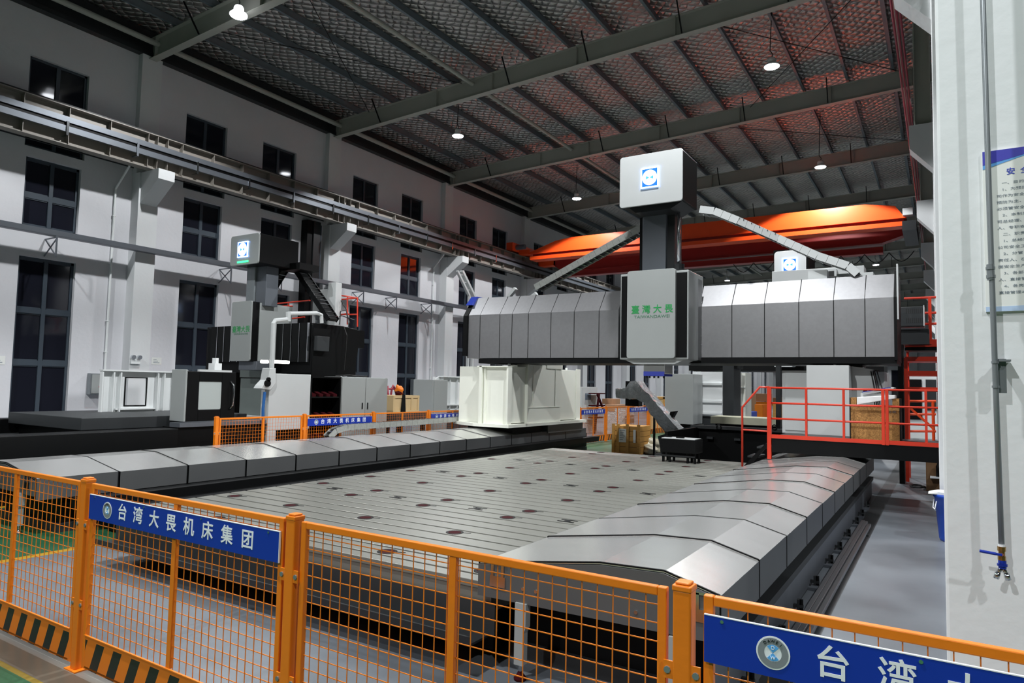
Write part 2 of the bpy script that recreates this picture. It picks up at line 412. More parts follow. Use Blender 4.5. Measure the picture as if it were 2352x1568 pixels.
for c in WY:
    for tier, (a, b_, h) in enumerate(TIERS):
        n_win += 1
        x0, x1 = XW-.17, XW-.11
        f = MB()
        for s in (-1, 1): f.box(x0, x1, c+s*h-(.07 if s > 0 else 0), c+s*h+(0 if s > 0 else .07), a, b_)
        f.box(x0, x1, c-h, c+h, a, a+.07).box(x0, x1, c-h, c+h, b_-.07, b_).box(x0, x1+.01, c-.05, c+.05, a, b_)
        bars = {0: [], 1: [6.72], 2: [.78, 2.22, 3.62]}[tier]
        for z in bars: f.box(x0, x1+.006, c-h, c+h, z-.07, z+.07)
        if tier:                                    # inner sash rims
            lv = [a]+bars+[b_]
            for k in range(len(lv)-1):
                for s in (-1, 1):
                    y0, y1 = sorted((c+s*.07, c+s*(h-.07)))
                    f.box(x0+.02, x1-.01, y0, y1, lv[k]+.07, lv[k]+.1).box(x0+.02, x1-.01, y0, y1, lv[k+1]-.1, lv[k+1]-.07)
        w = struct(f.build('window_%d' % n_win, 'frame'))
        B(x0+.02, x0+.03, c-h, c+h, a, b_).build('window_pane', 'glass', w)

# eave beam, strut and dark gap along the top of the left wall
struct(B(-20.85, -20.35, -12, 108.5, 11.72, 11.85).build('trim_1', 'darkgrey'))
struct(B(-20.7, -20.45, -12, 108.5, 11.85, 12.55).build('trim_2', 'darkgrey'))
struct(MB().cyl((-20.1, -12, 12.05), (-20.1, 108.5, 12.05), .085).build('trim_3', 'paint_steel'))

# columns, corbels and roof frames
for k, y in enumerate(COLY):
    if y > 0:
        mb = B(XW, -20.2, y-.3, y+.3, 0, 8.02).box(XW, -20.38, y-.31, y+.31, 8.02, 11.72)
        o = struct(mb.build('wall_column', 'column'), 'white concrete column standing against the left wall')
        MB().prism([(-20.2, 7.08), (-19.3, 7.72), (-19.3, 8.02), (-20.2, 8.02)], 'y', y-.25, y+.25).build('corbel', 'column', o)
    if y > 3:
        xl = .003-.0062*(y-3.5)
        mb = B(xl, xl+.62, y-.3, y+.35, 0, 8.3)
        o = struct(mb.build('aisle_column', 'near_col' if y < 4 else 'column', bevel=.012), 'white concrete column in the row beside the aisle')
        if y > 5:
            MB().prism([(xl, 7.2), (xl-.47, 7.74), (xl-.47, 8.3), (xl, 8.3)], 'y', y-.25, y+.25).build('corbel', 'column', o)
        q = MB()
        q.box(xl-.37, xl-.345, y-.17, y+.17, 8.3, 12.75).box(xl-.045, xl-.02, y-.17, y+.17, 8.3, 12.75).box(xl-.35, xl-.03, y-.012, y+.012, 8.3, 12.75)
        q.build('steel_post', 'paint_steel', o)
    if y > -6:
        # I section rafter
        xa, xb = -20.38, .3
        def zb(x): return 11.64+.0378*(x+20)*(1 if x > -12 else .55)+(0 if x > -12 else .136*.0)
        prof = lambda z0, z1: [(xa, 11.62+z0), (xb, 12.40+z0), (xb, 12.40+z1), (xa, 11.62+z1)]
        q = MB().prism([(xa, 11.64), (xb, 12.36), (xb, 12.95), (xa, 12.24)], 'y', y-.008, y+.008)
        r = struct(q.build('roof_rafter', 'paint_steel'), 'grey steel roof beam spanning the hall')
        MB().prism([(xa, 11.62), (xb, 12.34), (xb, 12.36), (xa, 11.64)], 'y', y-.12, y+.12).build('bottom_flange', 'paint_steel', r)
        MB().prism([(xa, 12.24), (xb, 12.95), (xb, 12.97), (xa, 12.26)], 'y', y-.12, y+.12).build('top_flange', 'paint_steel', r)
        for x in (-20.1, -15.2, -12.8, -9.6, -6.4, -3.2, -.7):
            z = 11.64+(x-xa)*.0348
            B(x-.008, x+.008, y-.115, y+.115, z, z+.6).build('stiffener', 'paint_steel', r)
        for x in (-17.9, -12.1, -9.2, -6.2, -3.3):     # fly braces up to the purlins
            z = 11.64+(x-xa)*.0348
            MB().bar((x, y-.09, z+.02), (x+.02, y-.62, z+.75), .035, .035).build('fly_brace', 'black', r)

PURX = [-19.2, -17.4, -16.0, -14.55, -13.05, -11.35, -9.95, -8.5, -7.05, -5.6, -4.15, -2.7, -1.28, .3, 1.9, 3.5, 5.1, 6.7, 8.3, 9.9, 11.5]
for x in PURX:
    z = roofz(x)
    mb = MB().box(x-.008, x+.008, -12, 108.5, z-.26, z).box(x-.008, x+.075, -12, 108.5, z-.268, z-.256).box(x-.075, x+.008, -12, 108.5, z-.012, z-.002)
    struct(mb.build('roof_purlin', 'purlin'), 'thin steel purlin under the foil roof lining')
for i in range(len(COLY)-1):                          # round ties between the rafters
    y0, y1 = COLY[i]+.1, COLY[i+1]-.1
    for x in (-13.62, -.95):
        z = 11.64+(x+20.38)*.0348+.42
        struct(MB().cyl((x, y0, z), (x, y1, z), .075).build('roof_tie', 'paint_steel'), 'round steel tie between two roof beams')
for i, (x0, y0, x1, y1) in enumerate([(-6, 18.9, -.9, 26.2), (-.9, 18.9, -6, 26.2), (-14, 11.4, -18.4, 18.6), (-18.4, 11.4, -14, 18.6), (-8.6, 26.4, -1, 33.6)]):
    z = 12.3
    struct(MB().cyl((x0, y0, 11.64+(x0+20.38)*.0348+.5), (x1, y1, 11.64+(x1+20.38)*.0348+.5), .012, 6).build('roof_brace_rod', 'black'), 'thin crossed brace rod under the roof')
mb = MB()
for x0, x1, ny in [(-16.0, -14.55, 3), (-11.35, -9.95, 3), (-8.5, -7.05, 3), (-5.6, -4.15, 3), (-2.7, -1.28, 3)]:
    for k in range(14):
        y = COLY[0]+2.5+7.5*k
        for d in (0, .12): mb.cyl((x0, y+d, roofz(x0)-.08), (x1, y+d, roofz(x1)-.08), .008, 5)
struct(mb.build('trim_4', 'purlin'))

# ------------------------------------------------------------------ runway beam of the overhead crane, on the left corbels
t = thing('crane_runway', (-19.75, 26, 8.02), 'grey steel runway beam with stiffeners resting on the left wall corbels', 'beam')
MB().box(-19.757, -19.743, -8, 104, 8.06, 9.04).build('beam_web', 'runway', t)
MB().box(-19.95, -19.55, -8, 104, 9.04, 9.065).build('top_flange', 'runway', t)
MB().box(-19.9, -19.6, -8, 104, 8.03, 8.06).build('bottom_flange', 'runway', t)
MB().box(-19.79, -19.71, -8, 104, 9.065, 9.16).build('rail', 'darkgrey', t)
y = 2.3
while y < 45:
    if min(abs(y-c) for c in COLY) > .35: B(-19.743, -19.57, y-.008, y+.008, 8.06, 9.04).build('stiffener', 'runway', t)
    y += 1.07
for c in COLY:
    for d in (-.16, .16): B(-19.743, -19.57, c+d-.008, c+d+.008, 8.06, 9.04).build('stiffener', 'runway', t)
for nm, z0, z1, lab in (('upper', 8.6, 8.75, 'upper of two grey conductor channels along the crane runway'), ('lower', 8.34, 8.5, 'lower of two grey conductor channels along the crane runway')):
    y1 = 102 if nm == 'upper' else 101
    q = MB().box(-19.5, -19.49, -8, y1, z0, z1).box(-19.56, -19.5, -8, y1, z1-.012, z1).box(-19.56, -19.5, -8, y1, z0, z0+.012)
    tag(q.build('conductor_channel', 'tray'), lab, 'channel', 'conductor channels on the runway')
q = B(-19.6, -19.53, -8, 100, 8.5, 8.6)
tag(q.build('channel_gap_strip', 'black'), 'black strip between the two conductor channels on the crane runway', 'strip')
for i in range(14):
    y = 4.9+1.87*i
    q = B(-19.487, -19.465, y-.03, y+.03, 8.26, 8.62).box(-19.74, -19.465, y-.025, y+.025, 8.24, 8.26)
    tag(q.build('channel_bracket', 'chrome' if i % 3 else 'tray'), 'small bright bracket holding the conductor channels on the runway', 'bracket', 'brackets of the conductor channels')
tag(MB().tube([(-20.55, -6, 8.2), (-20.55, 104, 8.2)], .02, 6).build('pipe', 'darkgrey'), 'thin dark pipe running along the wall under the crane runway', 'pipe')

# cable tray with brackets along the left wall
t = thing('cable_tray', (-20.05, 20, 5.62), 'long grey cable tray running along the left wall below the middle windows', 'cable tray')
MB().box(-20.18, -20.17, -2, 50, 5.62, 5.77).box(-19.98, -19.97, -2, 50, 5.62, 5.77).box(-20.18, -19.97, -2, 50, 5.615, 5.625).build('tray', 'tray', t)
for y in (8.75, 14.05, 16.1, 20.2, 22.2, 24.6, 29.5, 32):
    q = MB().bar((-19.93, y, 5.05), (-19.93, y, 5.62), .035, .035).bar((-20.585, y, 5.58), (-19.93, y, 5.58), .03, .03).bar((-20.58, y, 5.12), (-19.93, y, 5.55), .025, .025).bar((-20.58, y, 5.58), (-19.93, y, 5.08), .025, .025)
    q.build('bracket', 'tray', t)

# white conduits down the wall
for i, (y, lab) in enumerate(((10.5, 'white conduit on the wall left of the nearest wall column'), (25.45, 'white conduit on the wall left of the third wall column'))):
    q = MB().tube([(-19.95, y+.1, 8.15), (-20.545, y, 7.42), (-20.545, y, 1.95)], .032, 8)
    for z in (6.6, 5.2, 3.5, 2.6): q.box(-20.598, -20.51, y-.05, y+.05, z, z+.02)
    tag(q.build('conduit', 'white'), lab, 'conduit')
# tall dark duct against the wall between second window pair and second column
t = thing('wall_duct', (-20.35, 17.75, 0), 'tall dark steel post against the left wall behind the second machine', 'post')
B(-20.6, -20.25, 17.45, 17.72, 0, 8.0).build('post_web', 'black', t)
B(-20.6, -20.2, 17.72, 18.05, 0, 8.0).build('post_flange', 'darkgrey', t)
MB().cyl((-20.24, 18.1, 0), (-20.24, 18.1, 7.9), .03).build('drain_pipe', 'frame', t)

# wall box, emergency light, notices
def ebox(loc, sx, sy, sz, lab, warn=True):
    x, y, z = loc
    t = thing('electrical_box', loc, lab, 'electrical box')
    B(x, x+sx, y, y+sy, z, z+sz).build('casing', 'iron', t, bevel=.01)
    MB().box(x+sx, x+sx+.015, y+.03, y+sy-.03, z+.03, z+sz-.03).build('door', 'grey', t, bevel=.008)
    c = (y+sy*.6, z+sz*.45)
    MB().prism([(c[0]-.08, c[1]-.06), (c[0]+.08, c[1]-.06), (c[0], c[1]+.09)], 'x', x+sx+.015, x+sx+.018).build('warning_mark', 'warn', t)
    MB().prism([(c[0]-.045, c[1]-.04), (c[0]+.045, c[1]-.04), (c[0], c[1]+.05)], 'x', x+sx+.018, x+sx+.02).build('warning_mark', 'grey', t)
    return t
ebox((XW, 10.05, 1.38), .2, .5, .6, 'grey steel electrical box on the wall beside the large lower window')
p = P(575/3+784, 1075/3+523, X=-20.4); ebox((XW, 24.05, 1.35), .22, .6, .72, 'grey electrical box on the far wall beyond the grey cabinets')
t = thing('emergency_light', (-20.2, 11.15, 2.28), 'twin head emergency light on the nearest wall column', 'emergency light')
B(-20.198, -20.13, 11.02, 11.3, 2.28, 2.42).build('casing', 'white', t, bevel=.01)
for y in (11.07, 11.25): MB().cyl((-20.16, y, 2.5), (-20.08, y, 2.48), .055, 14, .065).build('lamp_head', 'chrome', t)
for i, (y, z) in enumerate(((7.85, 2.15), (12.05, 2.3))):
    t = thing('wall_notice', (XW, y, z), ('small white notice on the wall at the left edge of the hall', 'small white notice on the wall beside the second lower window')[i], 'notice')
    B(XW, XW+.006, y-.16, y+.16, z, z+.22).build('sheet', 'paper', t)
    for k in range(3): B(XW+.006, XW+.007, y-.1, y+.1-.05*k, z+.05+k*.05, z+.065+k*.05).build('print', 'ink', t)

# back wall: pilasters and dark windows
for k, x in enumerate((-19, -15, -11, -7, -3)):
    struct(B(x-.25, x+.25, 108.2, 108.5, 0, 12).build('wall_column', 'column'), 'white column on the far end wall')
for x in (-17, -13, -9, -5):
    n_win += 1
    w = struct(MB().box(x-.9, x+.9, 108.44, 108.49, 1, 1.1).box(x-.9, x+.9, 108.44, 108.49, 5, 5.1).box(x-.9, x-.8, 108.44, 108.49, 1, 5.1).box(x+.8, x+.9, 108.44, 108.49, 1, 5.1)
               .box(x-.05, x+.05, 108.44, 108.49, 1, 5.1).build('window_%d' % n_win, 'frame'))
    B(x-.9, x+.9, 108.47, 108.48, 1, 5.1).build('window_pane', 'glass', w)

# ------------------------------------------------------------------ lamps
LAMP_LABEL = {0: 'bright high bay lamp nearest the camera over the left side', 1: 'high bay lamp hanging left of the hall centre, second in the left row',
              2: 'small far high bay lamp seen left of the gantry top box', 3: 'bright high bay lamp on a long cord at upper right', 11: 'tiny far high bay lamp just above the right end of the gantry beam', 4: 'small far high bay lamp above the orange crane at right'}
for i, (x, y, z) in enumerate(LAMPS):
    if i in LAMP_LABEL or y > 35:
        t = thing('pendant_lamp', (x, y, z), LAMP_LABEL.get(i, 'far high bay lamp in the depth of the hall behind the orange crane'), 'lamp', 'high bay lamps under the roof' if i in LAMP_LABEL else 'far high bay lamps behind the crane')
        MB().lathe([(.02, z+.26), (.10, z+.25), (.125, z+.2), (.125, z+.14), (.10, z+.12), (.11, z+.1), (.2, z+.06), (.225, z+.03), (.225, z)], x, y).build('housing', 'glow' if i == 0 else 'white', t, smooth=True)
        MB().lathe([(.215, z-.002), (.2, z-.02), (.1, z-.035), (.02, z-.04)], x, y).build('lens', 'lens', t, smooth=True)
        top = roofz(x)-.02
        MB().tube([(x, y, z+.25), (x+.03, y, z+.36), (x-.05, y, z+.5), (x-.03, y, (z+top)/2+.2), (x, y, top)], .014, 6).build('cord', 'cable', t)
    d = bpy.data.lights.new('high_bay_light', 'SPOT'); d.shadow_soft_size = .17; d.energy = LAMP_W*(1.5 if -10 < x < 0 else 1.0); d.color = (.96, .985, 1.0)
    d.spot_size = math.radians(131); d.spot_blend = .12
    lo = bpy.data.objects.new('high_bay_light', d); COL.objects.link(lo); lo.location = (x, y, z-.06)
# ================================================================== big gantry machine: table
XDIR, YDIR, ZDIR = Vector((1, 0, 0)), Vector((0, 1, 0)), Vector((0, 0, 1))
TZ = .55; TX0, TX1, TY0, TY1 = -7.2, -2.62, 3.955, 13.2
t = thing('machine_table', ((TX0+TX1)/2, (TY0+TY1)/2, 0), 'long grey slotted iron machine table between the two steel guideways', 'machine table')
slots = [TY0+.135+.2215*k for k in range(41) if TY0+.135+.2215*k < TY1-.05]
edges = [TY0]+slots+[TY1]
mb = MB(); sl = MB()
for i in range(len(edges)-1):
    a = edges[i]+(.0145 if i else 0); b_ = edges[i+1]-(.0145 if i < len(edges)-2 else 0)
    mb.box(TX0, TX1, a, b_, TZ-.05, TZ)
mb.build('slotted_top', 'table', t, bevel=.004)
MB().box(TX0, TX1, TY0+.01, TY1-.01, TZ-.2, TZ-.045).build('table_body', 'table', t)
q = MB()
for s in slots: q.box(TX0-.002, TX1+.002, s-.016, s+.016, TZ-.0451, TZ-.036)
q.build('slot_floors', 'tslot', t)
MB().box(TX0+.05, TX1-.05, TY0+.12, TY1-.05, .06, TZ-.2).build('table_base', 'black', t)
MB().box(TX0-.1, TX1, TY0-.22, TY0+.1, .2, .215).box(TX0-.1, TX1, TY0-.235, TY0-.22, .2, .26).build('drip_tray', 'darkgrey', t)
MB().box(TX0-.1, TX1+.05, TY0-.02, TY0-.005, .22, TZ-.13).build('front_skirt', 'charcoal', t)
HOLEY = [4.19, 5.085, 5.98, 6.42, 7.305, 8.19, 8.63, 9.53, 10.43, 10.86, 11.75, 12.64, 13.05]
for x in (-6.95, -5.99, -4.885, -3.775, -2.83):
    for y in HOLEY:
        if (x < -6.5 and y not in (5.085, 6.42, 7.305, 8.19, 10.43)) or (x > -3 and y > 4.5): continue
        c = MB().cyl((x, y, TZ-.002), (x, y, TZ+.0025), .058, 22).build('hole_cap', 'redcap', t)
        k = MB()
        for i in range(24):
            a0, a1 = 2*math.pi*i/24, 2*math.pi*(i+1)/24
            k.bar((x+.07*math.cos(a0), y+.07*math.sin(a0), TZ+.001), (x+.07*math.cos(a1), y+.07*math.sin(a1), TZ+.001), .022, .004)
        k.bar((x+.07, y+.03, TZ+.001), (x+.14, y+.06, TZ+.001), .012, .004)
        k.build('cap_rim', 'black', c)
for x in (-6.5, -5.45, -4.3, -3.2):
    for y in (6.2, 8.41, 10.64):
        k = MB().box(x-.09, x+.09, y-.055, y-.035, TZ, TZ+.004).box(x-.09, x+.09, y+.035, y+.055, TZ, TZ+.004).box(x-.03, x+.03, y-.04, y+.04, TZ, TZ+.004)
        k.build('table_joint_plate', 'black', t)

# ------------------------------------------------------------------ guideways under telescopic covers
def guideway(x, prof, label, y_end, inner, mirror):
    """prof: list of (x, z) of the cover from inner edge to outer edge, open below"""
    t = thing('guideway', (x, 9.5, 0), label, 'guideway', 'covered guideways of the gantry')
    Y0, pitch = 3.9, .955
    n = int((y_end-Y0)/pitch)
    for i in range(n):
        a = Y0+i*pitch; b_ = a+pitch+.03 if i < n-1 else y_end
        g_ = .004*((n-i) % 2)+.0025*(n-i)*.4         # each cover telescopes under its neighbour
        pts = [(px, pz) for px, pz in prof]
        th = .006
        poly = [(px, pz+g_) for px, pz in pts]+[(px, pz+g_-th) for px, pz in reversed(pts)]
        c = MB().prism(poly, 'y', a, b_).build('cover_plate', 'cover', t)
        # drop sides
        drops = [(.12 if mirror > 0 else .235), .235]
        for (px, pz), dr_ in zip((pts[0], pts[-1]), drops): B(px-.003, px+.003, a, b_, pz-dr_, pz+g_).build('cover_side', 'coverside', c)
        e = MB()
        lip = [(px, pz+g_+.004) for px, pz in pts]
        for k in range(len(lip)-1): e.bar((lip[k][0], a+.006, lip[k][1]), (lip[k+1][0], a+.006, lip[k+1][1]), .014, .008)
        for (px, pz), dr_ in zip((pts[0], pts[-1]), drops): e.box(px-.006, px+.006, a, a+.014, pz-dr_, pz+g_+.004)
        e.build('wiper_lip', 'black', c)
    # front end plate
    zlo = .48
    poly = [(px, pz) for px, pz in prof]+[(prof[-1][0], zlo+.02), (prof[0][0], zlo)]
    ep = MB().prism(poly, 'y', Y0-.012, Y0).build('end_plate', 'greygreen' if False else 'coverside', t)
    for px in (prof[0][0]+.16*mirror, prof[-1][0]-.08*mirror):
        zt = .66 if px == prof[0][0]+.16*mirror else .70
        k = MB().box(px-.06, px+.06, Y0-.02, Y0-.012, zt-.1, zt-.03).box(px-.05, px-.03, Y0-.022, Y0-.012, zt-.03, zt+.06).box(px+.03, px+.05, Y0-.022, Y0-.012, zt-.03, zt+.06).box(px-.07, px+.07, Y0-.022, Y0-.012, zt+.05, zt+.065)
        k.build('latch_bracket', 'chrome', ep)
    for px in [prof[0][0]+f*(prof[-1][0]-prof[0][0]) for f in (.22, .28, .7, .9)]:
        MB().cyl((px, Y0-.018, .58), (px, Y0-.012, .58), .012, 8).build('bolt', 'chrome', ep)
    # adjustable legs of the front tray
    for px in (prof[0][0]+.34*mirror, prof[-1][0]-.25*mirror):
        l = MB().prism([(px-.032, .1), (px+.032, .1), (px+.032, .3), (px+.05, .34), (px+.05, .49), (px-.032, .49)], 'y', Y0-.03, Y0+.03).build('leg', 'grey', t)
        MB().cyl((px, Y0, .05), (px, Y0, .11), .012, 8).build('leg_screw', 'chrome', l)
        MB().lathe([(.04, 0), (.042, .015), (.02, .04), (.014, .055)], px, Y0, 14).build('leg_foot', 'redcap' if px > -3 else 'chrome', l, smooth=True)
    # bed
    lo, hi = min(prof[0][0], prof[-1][0]), max(prof[0][0], prof[-1][0])
    MB().box(lo+.12, hi-.12, Y0+.35, y_end+.3, .1, .5).build('bed', 'black', t)
    MB().box(lo+.03, hi-.03, Y0+.6, y_end+.3, .3, .36).box(lo+.06, hi-.06, Y0+.3, y_end+.2, .0, .1).build('bed_flange', 'charcoal', t)
    return t
RPROF = [(-2.68, .685), (-1.79, .815), (-1.38, .83), (-1.06, .745)]
LPROF = [(-9.03, .66), (-9.82, .79), (-10.25, .785), (-10.75, .68)]
gr = guideway(-1.85, RPROF, 'right hand steel guideway under shiny stepped covers beside the aisle', 14.0, -2.68, 1)
gl = guideway(-9.9, LPROF, 'left hand steel guideway under grey stepped covers beyond the table', 18.6, -9.03, -1)
# dark skirts of the left guideway towards the table
MB().box(-9.0, -8.75, 4.3, 18.9, .28, .42).build('bed_ledge', 'black', gl)
MB().box(-8.75, -7.5, 4.6, 14.5, .02, .3).build('chip_channel', 'black', gl)
MB().box(-7.62, -7.5, 4.6, 14.5, .3, .42).build('channel_wall', 'darkgrey', gl)
# levelling feet along the right guideway
for k in range(10):
    y = 4.6+.9*k+(.12 if k % 3 == 1 else 0)
    f = MB().box(-1.3, -1.03, y-.12, y+.12, .0, .03).build('foot_plate', 'tray', gr)
    MB().box(-1.14, -1.1, y-.07, y+.07, .03, .05).box(-1.12, -1.03, y-.015, y+.015, .05, .075).box(-1.08, -1.06, y-.02, y+.02, .03, .12).build('adjuster', 'charcoal', f)
    MB().cyl((-1.045, y, .03), (-1.045, y, .12), .014, 8).build('adjuster_screw', 'black', f)
MB().box(-1.15, -1.11, 4.0, 14.2, .031, .34).build('bed_side_rail', 'tray', gr)

# ================================================================== gantry
YF = 14.3
G = thing('gantry_milling_machine', (-5.55, 15.5, 0), 'huge grey gantry milling machine with steel beam covers spanning the table', 'gantry machine')
XL, XR = -10.33, -.72
def gx(px, y=750): return P(px, y, Y=YF).x
seams_l = [XL]+[gx(v) for v in (1104, 1149, 1177, 1214, 1266, 1319, 1376, 1421)]
seams_r = [gx(v) for v in (1605, 1681, 1756, 1835, 1915, 1987, 2058)]
beamprof = lambda d: [(YF-d, 2.565), (YF-d, 3.645+d), (YF+.36-d, 4.13+d), (YF+.40, 4.13+d), (YF+.40, 2.565)]
for lst in (seams_l, seams_r):
    for i in range(len(lst)-1):
        d = .006*(i if lst is seams_r else len(lst)-i)*.6
        c = MB().prism(beamprof(d), 'x', lst[i]+.004, lst[i+1]-.004).build('beam_cover', 'beamcover', G)
        MB().box(lst[i]-.006, lst[i]+.008, YF-d-.004, YF-d+.004, 2.57, 3.64).bar((lst[i], YF-d-.003, 3.645), (lst[i], YF+.36-d, 4.135+d), .014, .008).build('seam_lip', 'black', c)
MB().box(XL+.05, XR-.05, YF+.42, YF+1.5, 2.45, 4.0).build('crossbeam', 'charcoal', G)
MB().box(XL+.35, XR+.04, YF-.03, YF+1.45, 2.44, 2.555).build('lower_way_cover', 'black', G)
# end plates
MB().prism([(YF-.06, 2.5), (YF-.06, 3.66), (YF+.32, 4.2), (YF+1.4, 4.2), (YF+1.4, 2.5)], 'x', XR, XR+.05).build('end_plate', 'black', G)
B(XR+.05, XR+.075, YF-.05, YF+.12, 3.25, 4.27).build('end_shield', 'ltgrey', G)
MB().prism([(YF-.08, 2.62), (YF-.08, 3.66), (YF+.3, 4.15), (YF+1.4, 4.15), (YF+1.4, 2.62)], 'x', XL-.13, XL).build('end_plate', 'black', G)
MB().prism([(YF+.05, 3.95), (YF+.3, 4.2), (YF+.9, 4.2), (YF+.9, 3.95)], 'x', XL-.16, XL+.02).build('end_bumper', 'blue', G)

# head
HX0, HX1, HY = -5.83, -4.335, 13.6
MB().box(HX0, HX1, HY, YF+.3, 2.49, 4.33).build('saddle_cover', 'grey', G, bevel=.02)
MB().box(HX0+.03, HX1-.03, HY-.008, HY, 2.535, 4.28).build('dark_strip', 'black', G)
pf = MB().prism(rrect(-5.645, -4.59, 2.512, 4.37, .06), 'y', HY-.075, HY+.02).build('front_panel', 'grey', G, bevel=.008)
text('臺 灣 大 畏', .19, 'green', pf, (-5.09, HY-.078, 3.53), XDIR, ZDIR, offset=.0015)
text('TAIWANDAWEI', .085, 'greyletter', pf, (-5.09, HY-.078, 3.385), XDIR, ZDIR, squeeze=1.28)
MB().box(HX1-.03, HX1+.06, YF-.25, YF+.02, 2.5, 4.2).build('side_wiper', 'coverside', G)
for z in range(9): MB().cyl((HX1+.06, YF-.03, 2.65+.18*z), (HX1+.066, YF-.03, 2.65+.18*z), .012, 6).build('bolt', 'chrome', G)
MB().prism([(HX0+.1, 2.49), (HX1-.1, 2.49), (HX1-.3, 2.4), (HX0+.3, 2.4)], 'y', HY+.05, YF+.2).build('head_underside', 'ltgrey', G)
# ram above, motor box, spindle below
MB().box(-5.40, -4.88, 13.75, 14.3, 4.2, 5.95).build('ram', 'tray', G, bevel=.01)
MB().box(-5.52, -5.40, 13.9, 14.35, 4.1, 5.6).build('ram_guide', 'black', G)
MB().box(-4.88, -4.72, 13.85, 14.3, 4.3, 5.9).build('ram_rail', 'darkgrey', G)
MB().cyl((-4.62, 13.8, 4.45), (-4.62, 13.8, 5.85), .035, 12).build('balance_rod', 'chrome', G, smooth=True)
q = MB().cyl((-4.62, 13.85, 4.3), (-4.62, 13.85, 4.5), .11, 12).box(-4.75, -4.5, 13.75, 14.0, 4.25, 4.38)
q.build('rod_motor', 'darkgrey', G)
TBX0, TBX1, TBY, TBZ0, TBZ1 = -5.70, -4.345, 13.2, 5.67, 6.75
tb = MB().box(TBX0+.02, TBX1-.01, TBY+.03, 14.2, TBZ0+.03, TBZ1-.02).build('motor_box', 'black', G, bevel=.015)
fp = MB().prism(rrect(TBX0, TBX1, TBZ0, TBZ1, .06), 'y', TBY, TBY+.04).build('motor_box_face', 'ltgrey', G, bevel=.006)
def lit_logo(par, cx, cz, y, w, h, tilt=0.0, bar_below=False):
    MB().box(cx-w/2, cx+w/2, y-.02, y-.002, cz-h/2, cz+h/2).build('lit_logo', 'logodeep', par)
    e = MB(); k = .02
    e.box(cx-w/2-.004, cx+w/2+.004, y-.024, y-.004, cz+h/2-k, cz+h/2+.004).box(cx-w/2-.004, cx+w/2+.004, y-.024, y-.004, cz-h/2-.004, cz-h/2+k)
    e.box(cx-w/2-.004, cx-w/2+k, y-.024, y-.004, cz-h/2, cz+h/2).box(cx+w/2-k, cx+w/2+.004, y-.024, y-.004, cz-h/2, cz+h/2)
    e.build('logo_edge', 'logoedge', par)
    c = Vector((cx, y-.026, cz)); R = min(w, h)*.43
    fan(MB(), c, XDIR, ZDIR, 0.0, R, 0, 360, 0, 32).build('logo_disc', 'logolit', par)
    q = MB()
    for a in (-28, 152): fan(q, c, XDIR, ZDIR, .012, R*.52, a, a+56, .002, 10)
    q.build('logo_quarters', 'logoblue', par)
lit_logo(fp, -5.03, 6.23, TBY, .37, .41)
MB().prism([(TBX0+.15, TBZ0+.03), (TBX1-.05, TBZ0+.03), (TBX1-.3, TBZ0-.1), (TBX0+.3, TBZ0-.1)], 'y', TBY+.15, 14.15).build('box_bracket', 'darkgrey', G)
MB().box(-5.33, -4.865, 13.7, 14.2, 2.2, 2.5).build('spindle_housing', 'cover', G, bevel=.01)
MB().box(-5.325, -4.87, 13.69, 14.2, 2.155, 2.245).build('spindle_band', 'titleblue', G)
for dx in (-.19, -.12, -.02, .07, .19): MB().cyl((-5.09+dx, 13.75, 2.11), (-5.09+dx, 13.75, 2.16), .022, 8).build('spindle_stud', 'darkgrey', G)

# columns of the gantry
def column_part(nm, m_, *boxes, bev=.008):
    q = MB()
    for b_ in boxes: q.box(*b_)
    return q.build(nm, m_, G, bevel=bev)
lc = column_part('left_column', 'cream', (-10.7, -9.25, 14.45, 18.15, .93, 2.36))
q = MB().box(-9.83, -9.76, 14.1, 14.3, .93, 2.37).box(-9.76, -9.0, 14.22, 14.26, .93, 2.36).box(-9.03, -8.98, 14.12, 14.3, .93, 2.35).box(-9.72, -9.69, 14.16, 14.22, .93, 2.34).box(-9.9, -8.98, 14.1, 14.95, 2.34, 2.365)
q.build('column_front_panel', 'cream', G)
column_part('column_side_box', 'cream', (-9.3, -8.97, 15.05, 16.85, .93, 2.44), (-9.3, -9.02, 16.85, 18.1, .95, 2.36), (-9.3, -9.05, 14.3, 15.05, .95, 2.34))
column_part('column_side_rib', 'cream', (-9.02, -8.99, 17.85, 18.1, .95, 2.4), (-8.985, -8.955, 15.3, 15.33, 1.35, 2.4), (-8.985, -8.955, 16.5, 16.53, 1.35, 2.4), (-8.985, -8.96, 15.1, 16.8, 1.32, 1.345), bev=.002)
MB().prism([(-9.95, 14.05), (-8.9, 14.05), (-8.9, 18.35), (-10.9, 18.35), (-10.9, 14.5)], 'z', .855, .93).build('base_flange', 'cream', G)
column_part('beam_pad', 'cream', (-10.2, -8.95, 16.0, 16.9, 2.36, 2.56))
column_part('slide_block', 'black', (-10.5, -9.1, 14.6, 16.0, .68, .86))
column_part('slide_cover', 'coverside', (-9.6, -8.99, 16.2, 18.3, .62, .86))
for y in (14.5, 17.6): MB().cyl((-9.2, y, 2.36), (-9.2, y, 2.43), .035, 10).build('lifting_eye', 'white', G)
rc = column_part('right_column', 'ltgrey', (-2.2, -1.46, 14.15, 16.6, .95, 2.4))
column_part('column_side_cabinet', 'ltgrey', (-2.72, -2.21, 14.55, 16.2, 1.06, 2.31))
column_part('cabinet_door', 'ltgrey', (-2.66, -2.24, 14.535, 14.55, 1.12, 2.27), bev=.004)
column_part('right_rear_cabinet', 'white', (-1.46, -.95, 15.3, 16.8, .95, 2.32))
MB().prism([(-1.46, 2.4), (-1.1, 2.34), (-1.0, 1.6), (-1.46, 1.6)], 'y', 14.6, 15.3).build('column_gusset', 'ltgrey', G)
